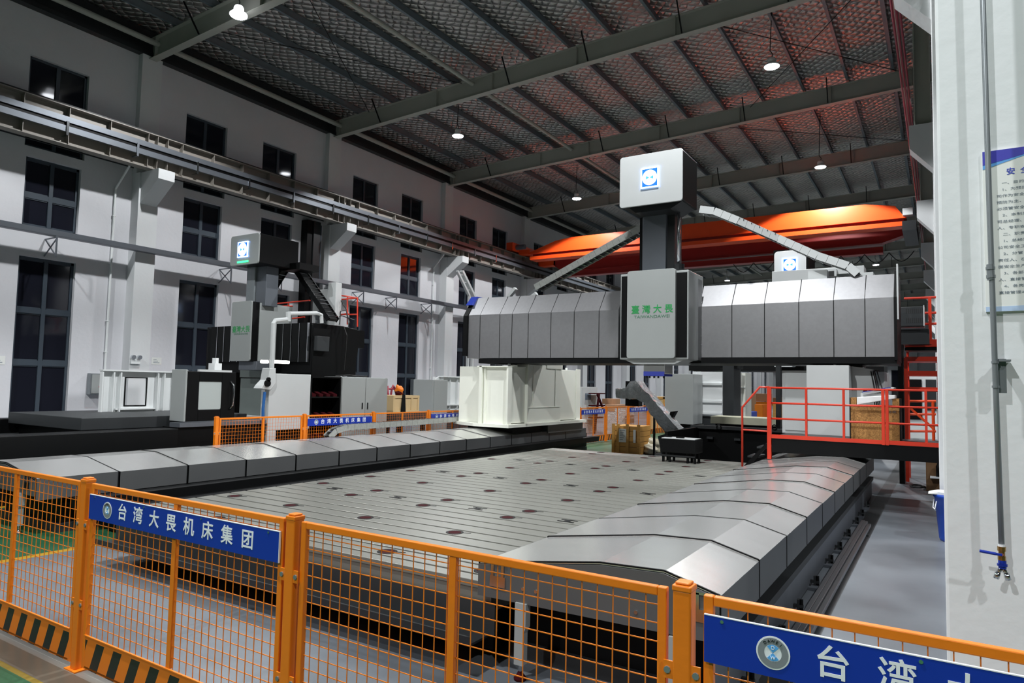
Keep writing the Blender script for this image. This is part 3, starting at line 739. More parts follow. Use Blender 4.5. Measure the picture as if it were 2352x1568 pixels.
q = MB()
for i, dx in enumerate((0, .035, .06, .1)): q.tube([(-1.12+dx, 15.0, 2.33), (-1.13+dx, 14.6, 2.3), (-1.06+dx*1.4, 14.5, 1.9), (-1.08+dx, 14.5, 1.5)], .011, 6)
q.build('hanging_cables', 'cable', G)
MB().cyl((-1.75, 14.6, 2.4), (-1.75, 14.6, 2.46), .03, 10).build('lifting_eye', 'white', G)
column_part('beam_pad', 'charcoal', (-2.2, -1.3, 14.9, 15.6, 2.4, 2.46))
column_part('slide_block', 'black', (-2.5, -1.2, 14.3, 16.5, .84, .96))

# cable chains from the motor box to both beam ends
def cable_chain(nm, pts, w, h, m_, par, open_side=True, ydir=(0, 1, 0), step=.16):
    pts = [Vector(p_) for p_ in pts]; seg = []
    for i in range(len(pts)-1):
        L_ = (pts[i+1]-pts[i]).length; n = max(1, int(L_/step))
        for k in range(n): seg.append(pts[i].lerp(pts[i+1], k/n))
    seg.append(pts[-1]); yv = Vector(ydir)*(w/2)
    c = MB(); c2 = MB(); b_ = MB()
    for i in range(len(seg)-1):
        for s, c_ in ((-1, c), (1, c2)):
            o = yv*s
            c_.bar(seg[i]+o, seg[i].lerp(seg[i+1], .97)+o, .022, h, (0, 0, 1) if abs((seg[i+1]-seg[i]).normalized().z) < .95 else (1, 0, 0))
        d = (seg[i+1]-seg[i]).normalized(); nv = d.cross(yv.normalized())
        mid = seg[i].lerp(seg[i+1], .5)
        for s in (-1, 1): b_.bar(mid-yv+nv*s*h*.45, mid+yv+nv*s*h*.45, .035, .012, d)
    o = c.build(nm, m_, par)
    c2.build('chain_side', m_, o)
    b_.build('chain_bars', 'chrome', o)
    f = MB()
    for i in range(len(seg)-1): f.bar(seg[i], seg[i+1], w*.8, h*.55, (0, 0, 1))
    f.build('chain_cables', 'cable', o)
    return o
cable_chain('cable_chain', [P(x, y, Y=14.75) for x, y in ((1478, 525), (1455, 538), (1235, 662))], .3, .16, 'chain', G)
cable_chain('cable_chain', [P(x, y, Y=14.2) for x, y in ((1612, 484), (1645, 488), (1700, 510))]+[P(x, y, Y=14.75) for x, y in ((1790, 550), (1880, 590), (1950, 613), (1972, 632))], .3, .15, 'ltgrey', G)
B(-1.75, -1.1, 14.95, 15.4, 4.1, 4.26).build('chain_bracket', 'ltgrey', G)
MB().box(-2.25, -1.9, 14.75, 15.0, 4.1, 4.33).build('junction_box', 'ltgrey', G)
q = MB()
for x, y, z0, z1 in ((-9.3, 14.9, 4.1, 4.4), (-8.85, 15.2, 4.1, 4.28)): q.bar((x-.3, y, z0), (x, y, z1), .12, .08)
q.build('chain_support', 'ltgrey', G)

# cable chain lying along the left guideway
t = thing('drag_chain', (-11.1, 13, .62), 'silver cable drag chain lying along the far side of the left guideway', 'cable chain')
pts = [(-10.86, 10.1, .73), (-10.86, 10.28, .86), (-10.86, 10.6, .92), (-10.86, 12.5, .94), (-10.86, 15.9, .99)]
o = cable_chain('chain_links', pts, .15, .12, 'chain', t, ydir=(1, 0, 0), step=.19)
B(-10.94, -10.78, 10.2, 16.2, .0, .62).build('chain_trough', 'charcoal', t)

# black fixture box on the table
p = P(1560, 1062, Z=TZ)
t = thing('fixture_box', (p.x, p.y, TZ), 'black rectangular fixture box on short legs standing at the far end of the table', 'fixture box')
hx = .33
B(p.x-hx, p.x+hx, p.y-.1, p.y+.34, TZ+.18, TZ+.43).build('body', 'black', t, bevel=.008)
B(p.x-hx+.02, p.x+hx-.02, p.y-.08, p.y+.32, TZ+.43, TZ+.44).build('lid', 'ltgrey', t)
MB().box(p.x-.3, p.x-.2, p.y+.1, p.y+.2, TZ+.44, TZ+.46).box(p.x-.08, p.x+.06, p.y+.05, p.y+.12, TZ+.44, TZ+.46).build('clamp', 'black', t)
for dx in (-.3, -.18, .16, .29):
    for dy in (0, .24): MB().cyl((p.x+dx, p.y+dy, TZ), (p.x+dx, p.y+dy, TZ+.18), .026, 8).build('leg', 'black', t)
MB().bar((p.x-.45, p.y-.02, TZ+.12), (p.x+.3, p.y-.02, TZ+.12), .05, .03).build('cross_bar', 'darkgrey', t)
# ================================================================== red access platform at the right of the gantry
YP = 12.5
t = thing('access_platform', (-1.0, 13.2, 0), 'black access platform with red railing crossing the right guideway', 'platform')
D = 1.09
MB().box(-2.55, .35, YP, 14.05, D-.03, D).build('deck', 'darkgrey', t)
MB().box(-2.5, .35, YP-.02, YP+.05, .84, D-.03).box(-2.5, .35, 13.9, 13.98, .84, D-.03).build('deck_beam', 'black', t)
def rail_h(y): return P(1900, y, Y=YP).z
RX = [P(x, 950, Y=YP).x for x in (1767, 1852, 1938, 2127)]
r = MB()
for z in (1.95, rail_h(929), rail_h(966)): r.tube([(RX[0], YP, z), (.35, YP, z)], .017, 8)
r.build('railing', 'red', t, smooth=True)
MB().box(-2.57, .35, YP-.03, YP-.012, D-.01, D+.055).build('toe_board', 'red', t)
for x in RX[1:]: MB().box(x-.018, x+.018, YP-.018, YP+.018, D, 1.95).build('post', 'red', t)
MB().box(RX[0]-.03, RX[0]+.035, YP-.036, YP+.03, .72, 1.96).build('corner_post', 'red', t)
x = P(2033, 950, Y=YP).x
MB().box(x-.05, x-.005, YP-.036, YP+.03, D-.02, 1.95).box(x+.005, x+.05, YP-.036, YP+.03, D-.02, 1.95).build('double_post', 'red', t)
hz = [P(1705, 935, Y=YP), P(1745, 893, Y=YP)]
MB().tube([(hz[0].x, YP, TZ), (hz[0].x, YP, hz[0].z), (hz[1].x, YP, 1.955), (RX[0], YP, 1.955)], .019, 8).build('stair_handrail', 'red', t, smooth=True)
MB().tube([(hz[0].x, YP, 1.2), (RX[0], YP, 1.19)], .015, 8).build('stair_rail', 'red', t)
MB().prism([(-2.62, .98), (-2.55, .98), (-2.9, TZ), (-3.0, TZ)], 'y', YP+.05, YP+.09).build('stair_string', 'black', t)
for k in range(2): B(-2.78-.16*k, -2.58-.16*k, YP+.1, 13.1, .88-.17*k, .91-.17*k).build('stair_tread', 'charcoal', t)
for x in (.25,):
    MB().box(x-.04, x+.04, 13.85, 13.95, 0, .85).build('leg', 'black', t)

# OSB crate and operator pendant on the platform
cx0, cx1 = P(1954, 950, Y=12.95).x, P(2066, 950, Y=12.95).x
t = thing('wooden_crate', ((cx0+cx1)/2, 13.2, D), 'brown strand board crate standing on the platform behind the red railing', 'crate')
MB().box(cx0, cx1, 12.95, 13.5, D, D+.6).box(cx0, cx0+.09, 12.95, 13.5, D+.6, D+.72).box(cx1-.1, cx1, 12.95, 13.5, D+.6, D+.72).build('panels', 'osb', t)
MB().box(cx0-.012, cx0, 12.94, 13.5, D, D+.72).box(cx1, cx1+.012, 12.94, 13.5, D, D+.72).build('edge_batten', 'black', t)
text('24-1-50', .05, 'ink', t, (cx1-.13, 12.948, D+.5), XDIR, ZDIR)
t = thing('operator_console', ((cx0+cx1)/2, 13.1, D+.6), 'white sloping operator panel with a blue edge lying on the strand board crate', 'console')
MB().prism([(cx0+.1, D+.6), (cx1-.06, D+.72), (cx1-.06, D+.78), (cx0+.1, D+.73)], 'y', 12.9, 13.35).build('shell', 'white', t, bevel=.01)
MB().prism([(cx0+.18, D+.77), (cx1-.1, D+.86), (cx1-.06, D+.9), (cx1-.1, D+.91), (cx0+.18, D+.81)], 'y', 12.95, 13.4).build('key_panel', 'ltgrey', t, bevel=.008)
MB().bar((cx0+.18, 12.93, D+.815), (cx1-.12, 12.93, D+.905), .02, .012).build('blue_edge', 'blue', t)
MB().cyl((cx0+.22, 13.0, D+.82), (cx0+.22, 13.0, D+.87), .03, 10).build('stop_button', 'redcap', t)
MB().box(cx0+.15, cx1-.15, 13.0, 13.3, D+.72, D+.8).build('support', 'ltgrey', t)

# red stair tower and grey vent cabinet at the right end of the beam
t = thing('stair_tower', (-.45, 17.5, 0), 'red steel stair tower with several rungs at the right end of the gantry beam', 'stair tower')
YS = 17.2
xa = P(2078, 800, Y=YS).x; xb = .5
for i, yv in enumerate((684, 719, 744)):
    z = P(2110, yv, Y=YS).z; MB().tube([(xa if i == 0 else xa+.25, YS, z), (xb, YS, z)], .025, 8).build('rail', 'red', t)
for yv, hh in ((788, .16), (824, .1), (857, .1), (893, .08)):
    z = P(2110, yv, Y=YS).z; MB().box(xa, xb, YS, YS+.9, z-hh/2, z+hh/2).build('landing_beam', 'red', t)
z = P(2110, 798, Y=YS).z; MB().box(xa, xb, YS, YS+.9, z-.06, z).build('landing_deck', 'black', t)
MB().box(xa-.02, xa+.05, YS-.02, YS+.05, 0, P(2078, 822, Y=YS).z).build('post', 'red', t)
xp = P(2136, 720, Y=YS).x; MB().box(xp-.03, xp+.03, YS-.03, YS+.03, P(2136, 790, Y=YS).z, P(2136, 684, Y=YS).z).build('post', 'red', t)
MB().box(.4, .46, YS-.02, YS+.05, 0, 4.9).box(xa, xa+.05, YS+.85, YS+.9, 0, 3.3).build('post', 'red', t)
y0 = 16.6
a, b_ = P(2072, 705, Y=y0), P(2121, 748, Y=y0)
t = thing('vent_cabinet', ((a.x+b_.x)/2, y0+.4, b_.z), 'dark louvred motor cabinet at the right end of the gantry beam', 'cabinet')
MB().box(a.x-.1, b_.x, y0, y0+.5, b_.z, a.z).build('casing', 'charcoal', t, bevel=.008)
q = MB()
for row in (0, 1):
    for k in range(9):
        x = a.x+.07+k*.036; z = a.z-.14-row*.2; q.box(x, x+.014, y0-.004, y0+.01, z, z+.1)
q.build('louvres', 'tslot', t)
MB().box(b_.x, b_.x+.02, y0-.02, y0+.5, b_.z, a.z+.02).build('door_edge', 'ltgrey', t)
MB().box(a.x-.1, b_.x+.1, y0+.1, y0+.5, b_.z-.38, b_.z-.06).build('motor_housing', 'darkgrey', t)
MB().box(a.x-.1, a.x, y0+.1, y0+.5, 0, b_.z-.38).build('support', 'black', t)

# ================================================================== orange guard fences
def fence_post(label, loc, rot=0.0, grp='guard fence posts'):
    t = thing('fence_post', (0, 0, 0), label, 'fence post', grp)
    MB().box(-.032, .032, -.032, .032, .006, 1.205).build('tube', 'orange', t, bevel=.006)
    MB().box(-.0345, .0345, -.0345, .0345, 1.2, 1.222).prism([(-.026, -.026), (.026, -.026), (.026, .026), (-.026, .026)], 'z', 1.2221, 1.232).build('cap', 'orange', t, bevel=.008)
    MB().box(-.07, .07, -.05, .05, 0, .008).build('base_plate', 'orange', t)
    q = MB()
    for sx in (-1, 1):
        for z in (.42, .93): q.box(min(sx*.03, sx*.065), max(sx*.03, sx*.065), -.028, -.022, z-.03, z+.03)
    c = q.build('bracket', 'orange', t)
    q = MB()
    for sx in (-1, 1):
        for z in (.42, .93): q.cyl((sx*.05, -.034, z), (sx*.05, -.028, z), .012, 8)
    q.build('bolt', 'iron', c)
    t.location = loc; t.rotation_euler = (0, 0, rot); return t
PW = 1.846
def fence_panel(label, loc, rot=0.0, grp='guard fence panels'):
    t = thing('mesh_fence', (0, 0, 0), label, 'fence', grp)
    h = PW/2; f = MB()
    for s in (-1, 1): f.box(s*h-.017, s*h+.017, -.014, .014, .03, 1.2)
    f.box(-h+.017, h-.017, -.0135, .0135, 1.167, 1.1995).box(-h+.017, h-.017, -.012, .012, .03, .05)
    f.build('frame', 'orange', t, bevel=.004)
    MB().box(-.018, .018, -.012, .012, .24, 1.166).build('mid_post', 'orange', t)
    MB().box(-h+.01, h-.01, -.012, -.009, .03, .235).box(-h+.01, h-.01, -.02, -.009, .235, .242).build('kick_plate', 'stripes', t)
    w = MB(); n = 29
    for i in range(1, n):
        x = -h+PW*i/n; w.bar((x, .0, .235), (x, .0, 1.17), .0037, .0037)
    z = .3
    while z < 1.15:
        w.bar((-h, .004, z), (h, .004, z), .0037, .0037); z += .064
    w.build('wire_mesh', 'orange', t)
    t.location = loc; t.rotation_euler = (0, 0, rot); return t
def sign(label, loc, rot=0.0, grp='blue company signs on the guard fences'):
    """board 1.853 m long; its left end at local x = 0, readable from local -y"""
    t = thing('company_sign', (0, 0, 0), label, 'sign', grp)
    b_ = MB().box(0, 1.853, -.004, .004, 0, .154).build('board', 'blue', t)
    MB().box(0, 1.853, -.005, .005, .1545, .1575).box(1.853, 1.856, -.005, .005, 0, .157).build('board_edge', 'letter', t)
    emblem(t, (.222, -.0045, .077), XDIR, ZDIR, .052)
    for i, ch in enumerate('台湾大畏机床集团'):
        text(ch, .104, 'letter', t, (.396+.1728*i, -.0048, .078), XDIR, ZDIR, 'character', offset=.0013)
    q = MB()
    for i in range(4): q.cyl((.06+.57*i, -.007, .142), (.06+.57*i, -.004, .142), .006, 8)
    q.build('rivets', 'chrome', t)
    t.location = loc; t.rotation_euler = (0, 0, rot); return t
FY = 2.385
FX = [-6.81, -4.79, -2.77, -.77, 1.25]
post0 = fence_post('orange fence post in the foreground left of the first blue sign', (FX[1], FY, 0))
def place(src, label, loc, rot=0.0):
    c = copy_tree(src); c['label'] = label; c.location = loc; c.rotation_euler = (0, 0, rot); return c
place(post0, 'orange fence post in the foreground at the right end of the first blue sign', (FX[2], FY, 0))
place(post0, 'orange fence post in the foreground in front of the right guideway end', (FX[3], FY, 0))
pan0 = fence_panel('orange mesh fence panel at the lower left edge of the picture', ((FX[0]+FX[1])/2, FY, 0))
place(pan0, 'orange mesh fence panel that carries the first blue sign', ((FX[1]+FX[2])/2, FY, 0))
place(pan0, 'orange mesh fence panel without a sign in front of the table', ((FX[2]+FX[3])/2, FY, 0))
place(pan0, 'orange mesh fence panel at lower right in front of the grey aisle', ((FX[3]+FX[4])/2, FY, 0))
sg0 = sign('blue sign with emblem and white characters on the foreground fence at left', (-4.705, FY-.024, .978))
place(sg0, 'blue sign cut off by the lower right corner of the picture', (-.693, FY-.024, .985))
# fence along the left aisle, seen beyond the left guideway
AX = -10.97; AYs = [7.58+1.99*k for k in range(5)]
RZ = math.pi/2
names = ['first post of the orange fence along the aisle beside the black machine bed', 'orange fence post left of the sign before the tool rack', 'orange fence post before the grey cabinets right of the sign',
         'orange fence post left of the second sign along the aisle', 'orange fence post beside the white left column of the gantry']
for y, l in zip(AYs, names): place(post0, l, (AX, y, 0), RZ)
names = ['orange fence panel without sign before the white cabinet and blue cable', 'orange fence panel with a sign before the black tool rack', 'orange fence panel without sign before the pale wooden crate',
         'orange fence panel with a sign partly behind the drag chain']
for i, l in enumerate(names): place(pan0, l, (AX, (AYs[i]+AYs[i+1])/2, 0), RZ)
place(sg0, 'blue sign on the aisle fence in front of the black tool rack', (AX+.024, AYs[1]+.07, .975), RZ)
place(sg0, 'blue sign on the aisle fence just left of the gantry column', (AX+.024, AYs[3]+.07, .975), RZ)
FA = -10.05; FYs = [20.2, 22.3, 24.3, 26.4, 28.5, 30.6]
fl = ['far orange fence post just right of the white gantry column', 'far orange fence post between the two small signs', 'far orange fence post above the pine crate', 'far orange fence post behind the wrapped conveyor', 'far orange fence post left of the grey back cabinet', None]
for y, l in zip(FYs, fl):
    if l: place(post0, l, (FA, y, 0), RZ)
fl = ['far orange fence panel next to the gantry column with a small sign', 'far orange fence panel behind the stacked goods', 'far orange fence panel with the middle small sign', 'far orange fence panel behind the wrapped conveyor']
for i, l in enumerate(fl): place(pan0, l, (FA, (FYs[i]+FYs[i+1])/2, 0), RZ)
fl = ['small far blue sign just right of the white gantry column', 'small far blue sign behind the wrapped conveyor head', 'small far blue sign beside the grey back cabinet']
for y, l in zip((FYs[0]+.1, FYs[2]+.1, FYs[4]+.1), fl): place(sg0, l, (FA+.024, y, .975), RZ)

# ================================================================== near column: pipe with valve, safety notice
YC = 3.5
t = thing('air_pipe', (.18, 3.42, 1.2), 'grey compressed air pipe with blue valve lever on the near white column', 'pipe')
pts = [(.168+.0065*i, 3.42, z) for i, z in enumerate((4.6, 3.6, 2.6, 1.9, 1.3))]
MB().tube(pts, .0108, 12).build('pipe', 'iron', t, smooth=True)
MB().cyl((.179, 3.42, 2.44), (.18, 3.42, 2.375), .0145, 12).cyl((.179, 3.42, 2.43), (.179, 3.42, 2.418), .017, 12).cyl((.18, 3.42, 2.395), (.18, 3.42, 2.383), .017, 12).build('coupling', 'iron', t)
VX = .194
MB().cyl((VX, 3.42, 1.303), (VX, 3.42, 1.294), .0125, 12).build('thread_tape', 'letter', t)
MB().cyl((VX, 3.42, 1.294), (VX, 3.42, 1.276), .0145, 8).cyl((VX, 3.42, 1.276), (VX, 3.42, 1.256), .0115, 12).cyl((VX, 3.42, 1.256), (VX, 3.42, 1.24), .014, 8).build('ball_valve', 'brass', t)
MB().cyl((VX, 3.42, 1.266), (VX, 3.395, 1.266), .006, 8).build('valve_stem', 'chrome', t)
MB().bar((VX, 3.394, 1.265), (VX-.03, 3.394, 1.267), .005, .01).cyl((VX-.02, 3.394, 1.2665), (VX-.075, 3.394, 1.271), .0065, 8).build('valve_lever', 'blue', t, bevel=.0015)
MB().cyl((VX+.001, 3.42, 1.24), (VX+.001, 3.42, 1.208), .014, 14).cyl((VX+.001, 3.42, 1.226), (VX+.001, 3.42, 1.217), .018, 14).build('splitter', 'blue', t)
for s in (-1, 1):
    k = MB().cyl((VX+s*.004, 3.42, 1.212), (VX+s*.014, 3.42, 1.186), .008, 10).cyl((VX+s*.014, 3.42, 1.19), (VX+s*.02, 3.42, 1.165), .0105, 10)
    k.build('quick_coupler', 'chrome', t, smooth=True)
k = MB().box(.197, .225, 3.435, 3.45, 1.91, 2.05).box(.2, .24, 3.41, 3.497, 2.038, 2.046)
for z in (1.93, 2.03): k.cyl((.187, 3.42, z), (.187, 3.42, z+.01), .0135, 12)
k.build('pipe_clamp', 'iron', t)
t = thing('safety_notice', (.165, YC, 2.15), 'white safety notice board with blue wave header on the near white column', 'notice board')
nx0, nx1 = .1635, .60; nz0, nz1 = P(2262, 716, Y=YC-.01).z, P(2255, 350, Y=YC-.01).z
MB().box(nx0, nx1, YC-.012, YC, nz0, nz1).build('board', 'paper', t)
yb = YC-.0125
MB().prism([(nx0, nz1), (nx1, nz1), (nx1, nz1+.0), (nx0+.2, nz1-.02), (nx0+.08, nz1-.045), (nx0, nz1-.06)], 'y', yb-.0012, yb).build('header_band', 'bandblue', t)
MB().prism([(nx0, nz1-.045), (nx0+.08, nz1-.03), (nx0+.2, nz1-.005), (nx0+.2, nz1-.022), (nx0+.08, nz1-.055), (nx0, nz1-.078)], 'y', yb-.0006, yb).build('header_wave', 'bandsky', t)
MB().prism([(nx0, nz0), (nx1, nz0), (nx1, nz0+.03), (nx0+.15, nz0+.022), (nx0, nz0+.02)], 'y', yb-.0008, yb).build('footer_band', 'bandpale', t)
text('安  全', .031, 'titleblue', t, (P(2311, 393, Y=yb).x, yb-.0004, P(2330, 393, Y=yb).z), XDIR, ZDIR, 'title', offset=.0006, extrude=.0002, align='LEFT')
LINES = [(1, '一、目的'), (1, '1、为预防'), (0, '司作为安全生'), (0, '预防为主、'), (0, '必须管安全'), (1, '2、本制度'), (0, '司总经理、'), (0, '人、专职安'), (1, '二、职责'), (1, '1、总经理'),
         (0, '公司安全工'), (1, '2、分管'), (0, '责任人、在'), (0, '面安全生产'), (1, '3、各部门'), (0, '人、直接管'), (1, '4、各岗位'), (0, '直接管理本')]
za, zb_ = P(2310, 420, Y=yb).z, P(2310, 672, Y=yb).z
for i, (ind, s) in enumerate(LINES):
    text(s, .0138, 'ink', t, (P(2291, 560, Y=yb).x+.019*ind, yb-.0003, za+(zb_-za)*i/(len(LINES)-1)), XDIR, ZDIR, 'text_line', squeeze=1.4, align='LEFT', extrude=.0001)
# rail profiles, bin, hose and timber in the aisle
t = thing('profile_bundle', (-.95, 8.2, 0), 'long bundle of grooved aluminium profiles lying on the floor beside the right guideway', 'profile')
q = MB()
for i in range(3): q.box(-1.015+.05*i, -.972+.05*i, 5.0, 11.2-.12*i, .02, .06+(.012 if i == 1 else 0))
q.build('profile', 'alu', t, bevel=.004)
MB().box(-1.02, -.85, 5.6, 5.65, 0, .02).box(-1.02, -.85, 10.3, 10.35, 0, .02).build('batten', 'charcoal', t)
c = P(2172, 1222, Z=0)
t = thing('waste_bin', (.14, 10.7, 0), 'blue plastic waste bin with white liner standing beside the near column', 'bin')
MB().lathe([(.19, .0), (.2, .03), (.245, .55), (.26, .56), (.26, .6), (.235, .6), (.19, .06), (.01, .05)], .14, 10.7, 28).build('tub', 'bluefilm', t, smooth=True)
MB().tube([(-.08, 10.5, .52), (-.1, 10.48, .42), (-.09, 10.52, .4), (-.12, 10.62, .42), (-.11, 10.66, .52)], .006, 6).build('handle', 'letter', t)
MB().prism([(-.17, .6), (-.06, .63), (.25, .63), (.35, .61), (.25, .6)], 'y', 10.55, 10.85).build('liner', 'paper', t)
a = P(2108, 1118, Z=.02)
t = tag(MB().tube([(a.x+.13*math.cos(k*.42), a.y+.28*math.sin(k*.42), .02+.002*(k % 15)) for k in range(31)], .018, 6).build('hose_coil', 'cable', smooth=True), 'coiled black hose lying on the aisle floor near the timber', 'hose')
a = P(2140, 1128, Z=0); 
t = thing('timber_block', (a.x, a.y, 0), 'scorched dark timber block standing in the aisle beside the column', 'timber')
a2 = P(2126, 1040, Y=a.y)
MB().box(a2.x, a.x+.35, a.y, a.y+.45, 0, a2.z).build('block', 'rust', t, bevel=.01)
MB().box(a2.x-.06, a.x+.35, a.y-.03, a.y+.48, a2.z, a2.z+.03).build('top_plate', 'iron', t)
b2 = P(2153, 1080, Y=a.y-.1)
t = thing('spray_can', (b2.x, a.y-.1, b2.z-.2), 'dark spray can on a white ledge of the scorched timber block', 'can')
MB().lathe([(.045, b2.z-.12), (.045, b2.z+.08), (.03, b2.z+.11), (.02, b2.z+.15)], b2.x+.02, a.y-.1, 14).build('can', 'black', t, smooth=True)
MB().box(b2.x-.12, b2.x+.1, a.y-.2, a.y, b2.z-.15, b2.z-.12).build('ledge', 'letter', t)

# red pipes on the right side under the roof
a, b_ = P(2072, 100, X=-.62), P(2095, 330, X=-.66)
for i in range(3):
    x = -.66+.06*i
    q = MB().tube([(x, 9, 8.9), (x, 100, 8.9+.3)], .022, 8)
    tag(q.build('fire_pipe', 'redpipe'), ('leftmost', 'middle', 'rightmost')[i]+' of three dark red pipes running above the right corbels', 'pipe', 'red pipes above the right corbels')

# ================================================================== overhead crane
YB = 31.6
t = thing('overhead_crane', (-10, 33, 8.0), 'bright orange double girder overhead crane spanning the hall behind the gantry', 'crane')
zt, zm = 9.72, 9.04
MB().prism([(-18.95, 9.1), (-17.3, 9.62), (-16.4, zt), (-2.6, zt+.03), (-1.5, 9.55), (-1.2, 9.1), (-1.2, zm), (-18.95, zm)], 'y', YB, YB+.5).build('front_girder', 'crane', t)
MB().box(-18.95, -1.1, YB-.06, YB+.56, zm-.03, zm).build('girder_flange', 'crane', t)
MB().box(-18.7, -1.2, YB+.05, YB+.4, 8.78, zm-.03).build('girder_lower_web', 'craneshade', t)
MB().box(-18.8, -1.0, YB-.12, YB-.1, 8.70, 8.86).box(-18.8, -1.0, YB-.12, YB+.6, 8.68, 8.70).build('walkway_edge', 'crane', t)
MB().prism([(-18.6, 8.75), (-18.0, 8.35), (-2.1, 8.5), (-1.3, 8.75), (-1.3, 9.2), (-18.6, 9.2)], 'y', YB+2.2, YB+2.7).build('rear_girder', 'craneshade', t)
MB().prism([(-18.0, 8.32), (-2.1, 8.47), (-2.1, 8.49), (-18.0, 8.34)], 'y', YB+2.1, YB+2.8).build('girder_flange', 'craneshade', t)
MB().box(-18, -2.1, YB+2.3, YB+2.6, 8.1, 8.35).build('rear_lower_web', 'craneshade', t)
MB().box(-18, -2.1, YB+2.2, YB+2.7, 8.06, 8.1).build('girder_flange', 'craneshade', t)
MB().box(-19.95, -19.55, YB-.7, YB+3.4, 9.17, 9.62).build('end_carriage', 'crane', t)
MB().box(-19.6, -18.9, YB, YB+.5, 9.05, 9.3).box(-19.6, -18.5, YB+2.2, YB+2.7, 8.75, 9.3).build('girder_seat', 'crane', t)
MB().cyl((-19.55, YB-.3, 9.4), (-19.0, YB-.3, 9.4), .13, 12).build('drive_motor', 'tray', t)
MB().box(-1.25, -.75, YB-.2, YB+3.2, 8.45, 8.85).build('end_carriage', 'darkgrey', t)
a, b_ = P(2073, 478, Y=YB-.3), P(2097, 492, Y=YB-.3)
B(a.x, b_.x, YB-.3, YB+.1, b_.z, a.z).build('control_box', 'ltgrey', t, bevel=.01)
q = MB()
for k in range(8):
    x = -8.5+.95*k; q.tube([(x+.95*j/8, YB+2.0, 8.0-.42*math.sin(math.pi*j/8)) for j in range(9)], .02, 5)
q.build('festoon_cable', 'cable', t)
# ================================================================== second machine (black and grey) along the left wall
XN = -11.8
def yx(px, py=900, X=XN): return P(px, py, X=X).y
t = thing('machine_bed', (-12.6, 2, 0), 'long black machine bed running along the far left behind the guideway', 'machine bed')
MB().box(-11.95, -11.5, -3, 7.2, 0, 1.0).build('near_rail', 'black', t, bevel=.01)
MB().box(-15.6, -15.1, -3, 7.05, 0, 1.05).build('far_rail', 'black', t)
MB().box(-15.1, -11.95, -3, 7.05, 0, .78).build('bed_floor', 'charcoal', t)
MB().prism([(-15.4, 1.0), (-13.6, .98), (-13.6, 1.02), (-15.4, 1.06)], 'y', 2.6, 5.2).build('way_cover', 'tray', t)
t = thing('machine_table', (-13.5, 7.5, .78), 'low black slab table of the second machine standing on the black bed', 'machine table')
MB().box(-15.0, -12.3, 5.95, 9.2, .98, 1.19).build('slab', 'charcoal', t, bevel=.01)
MB().box(-14.9, -12.5, 6.1, 7.0, .78, .98).box(-14.9, -13.1, 7.0, 9.0, 0, .98).build('carriage', 'black', t)
t = thing('chip_tray', (-14, 3.7, .95), 'grey sheet metal chip tray at the left edge on the black bed', 'tray')
MB().box(-13.8, -13.17, 2.2, 4.9, .98, 1.3).box(-14.8, -13.8, 2.2, 4.9, .98, 1.0).box(-14.8, -13.8, 4.88, 4.9, .98, 1.25).build('sheet', 'iron', t)
t = thing('direction_marker', (-14.95, 6.0, 1.05), 'yellow green marker with a black arrow beside the black bed at left', 'marker')
p = P(52, 970, X=-15.0)
B(-15.05, -15.0, p.y-.11, p.y+.11, 1.05, p.z+.12).build('plate', 'lime', t)
MB().prism([(p.y-.1, p.z-.08), (p.y-.03, p.z-.02), (p.y-.03, p.z+.1), (p.y+.03, p.z+.1), (p.y+.03, p.z-.02), (p.y+.1, p.z-.08), (p.y+.05, p.z-.08), (p.y, p.z-.02), (p.y-.05, p.z-.08)], 'x', -15.0, -14.99).build('arrow', 'black', t)

# white sheet metal guard with a window
t = thing('sheet_guard', (-14.3, 7.85, 1.19), 'white sheet metal guard panel with a rounded window behind the black slab', 'guard')
ya, yb_ = yx(232, 852, -14.3), yx(396, 852, -14.3)
wa, wb = yx(289, 870, -14.3), yx(336, 870, -14.3)
za, zb_ = P(300, 868, X=-14.3).z, P(300, 930, X=-14.3).z
MB().box(-14.33, -14.3, ya, wa, 1.19, 2.03).box(-14.33, -14.3, wb, yb_, 1.19, 2.03).box(-14.33, -14.3, wa, wb, za, 2.03).box(-14.33, -14.3, wa, wb, 1.19, zb_).build('panel', 'white', t)
q = MB()
for y in (ya, ya+.22, ya+.36, yb_-.36, yb_-.22, yb_): q.box(-14.3, -14.2, y-.012, y+.012, 1.19, 2.02)
q.box(-14.33, -14.18, ya-.02, yb_+.02, 2.01, 2.04).box(-14.3, -14.24, ya+.3, yb_-.3, zb_-.09, zb_-.06).build('rib', 'white', t)
MB().box(-14.3, -14.28, wa-.02, wb+.02, zb_-.02, zb_).box(-14.3, -14.28, wa-.02, wb+.02, za, za+.02).box(-14.3, -14.28, wa-.02, wa, zb_, za).box(-14.3, -14.28, wb, wb+.02, zb_, za).build('window_seal', 'black', t)

# enclosure with the black sliding door
t = thing('machine_enclosure', (-12.1, 8.0, 0), 'white machine enclosure with a black sliding door and rounded window', 'enclosure')
y0, y1 = yx(427), yx(541)
MB().box(-12.25, XN, y0-.02, y0+.02, 1.1, 2.06).box(-12.2, XN-.02, y0, y0+.06, 1.1, 2.04).build('end_panel', 'grey', t, bevel=.01)
d = MB(); w0, w1, wz0, wz1 = yx(457, 905), yx(509, 905), P(480, 940, X=XN).z, P(480, 876, X=XN).z
d.box(XN-.05, XN, y0+.02, w0, 1.1, 2.03).box(XN-.05, XN, w1, y1, 1.1, 2.03).box(XN-.05, XN, w0, w1, 1.1, wz0).box(XN-.05, XN, w0, w1, wz1, 2.03)
dr = d.build('door', 'black', t, bevel=.01)
MB().prism(rrect(w0-.01, w1+.01, wz0-.01, wz1+.01, .06), 'x', XN-.03, XN-.015).build('door_window', 'pane', dr)
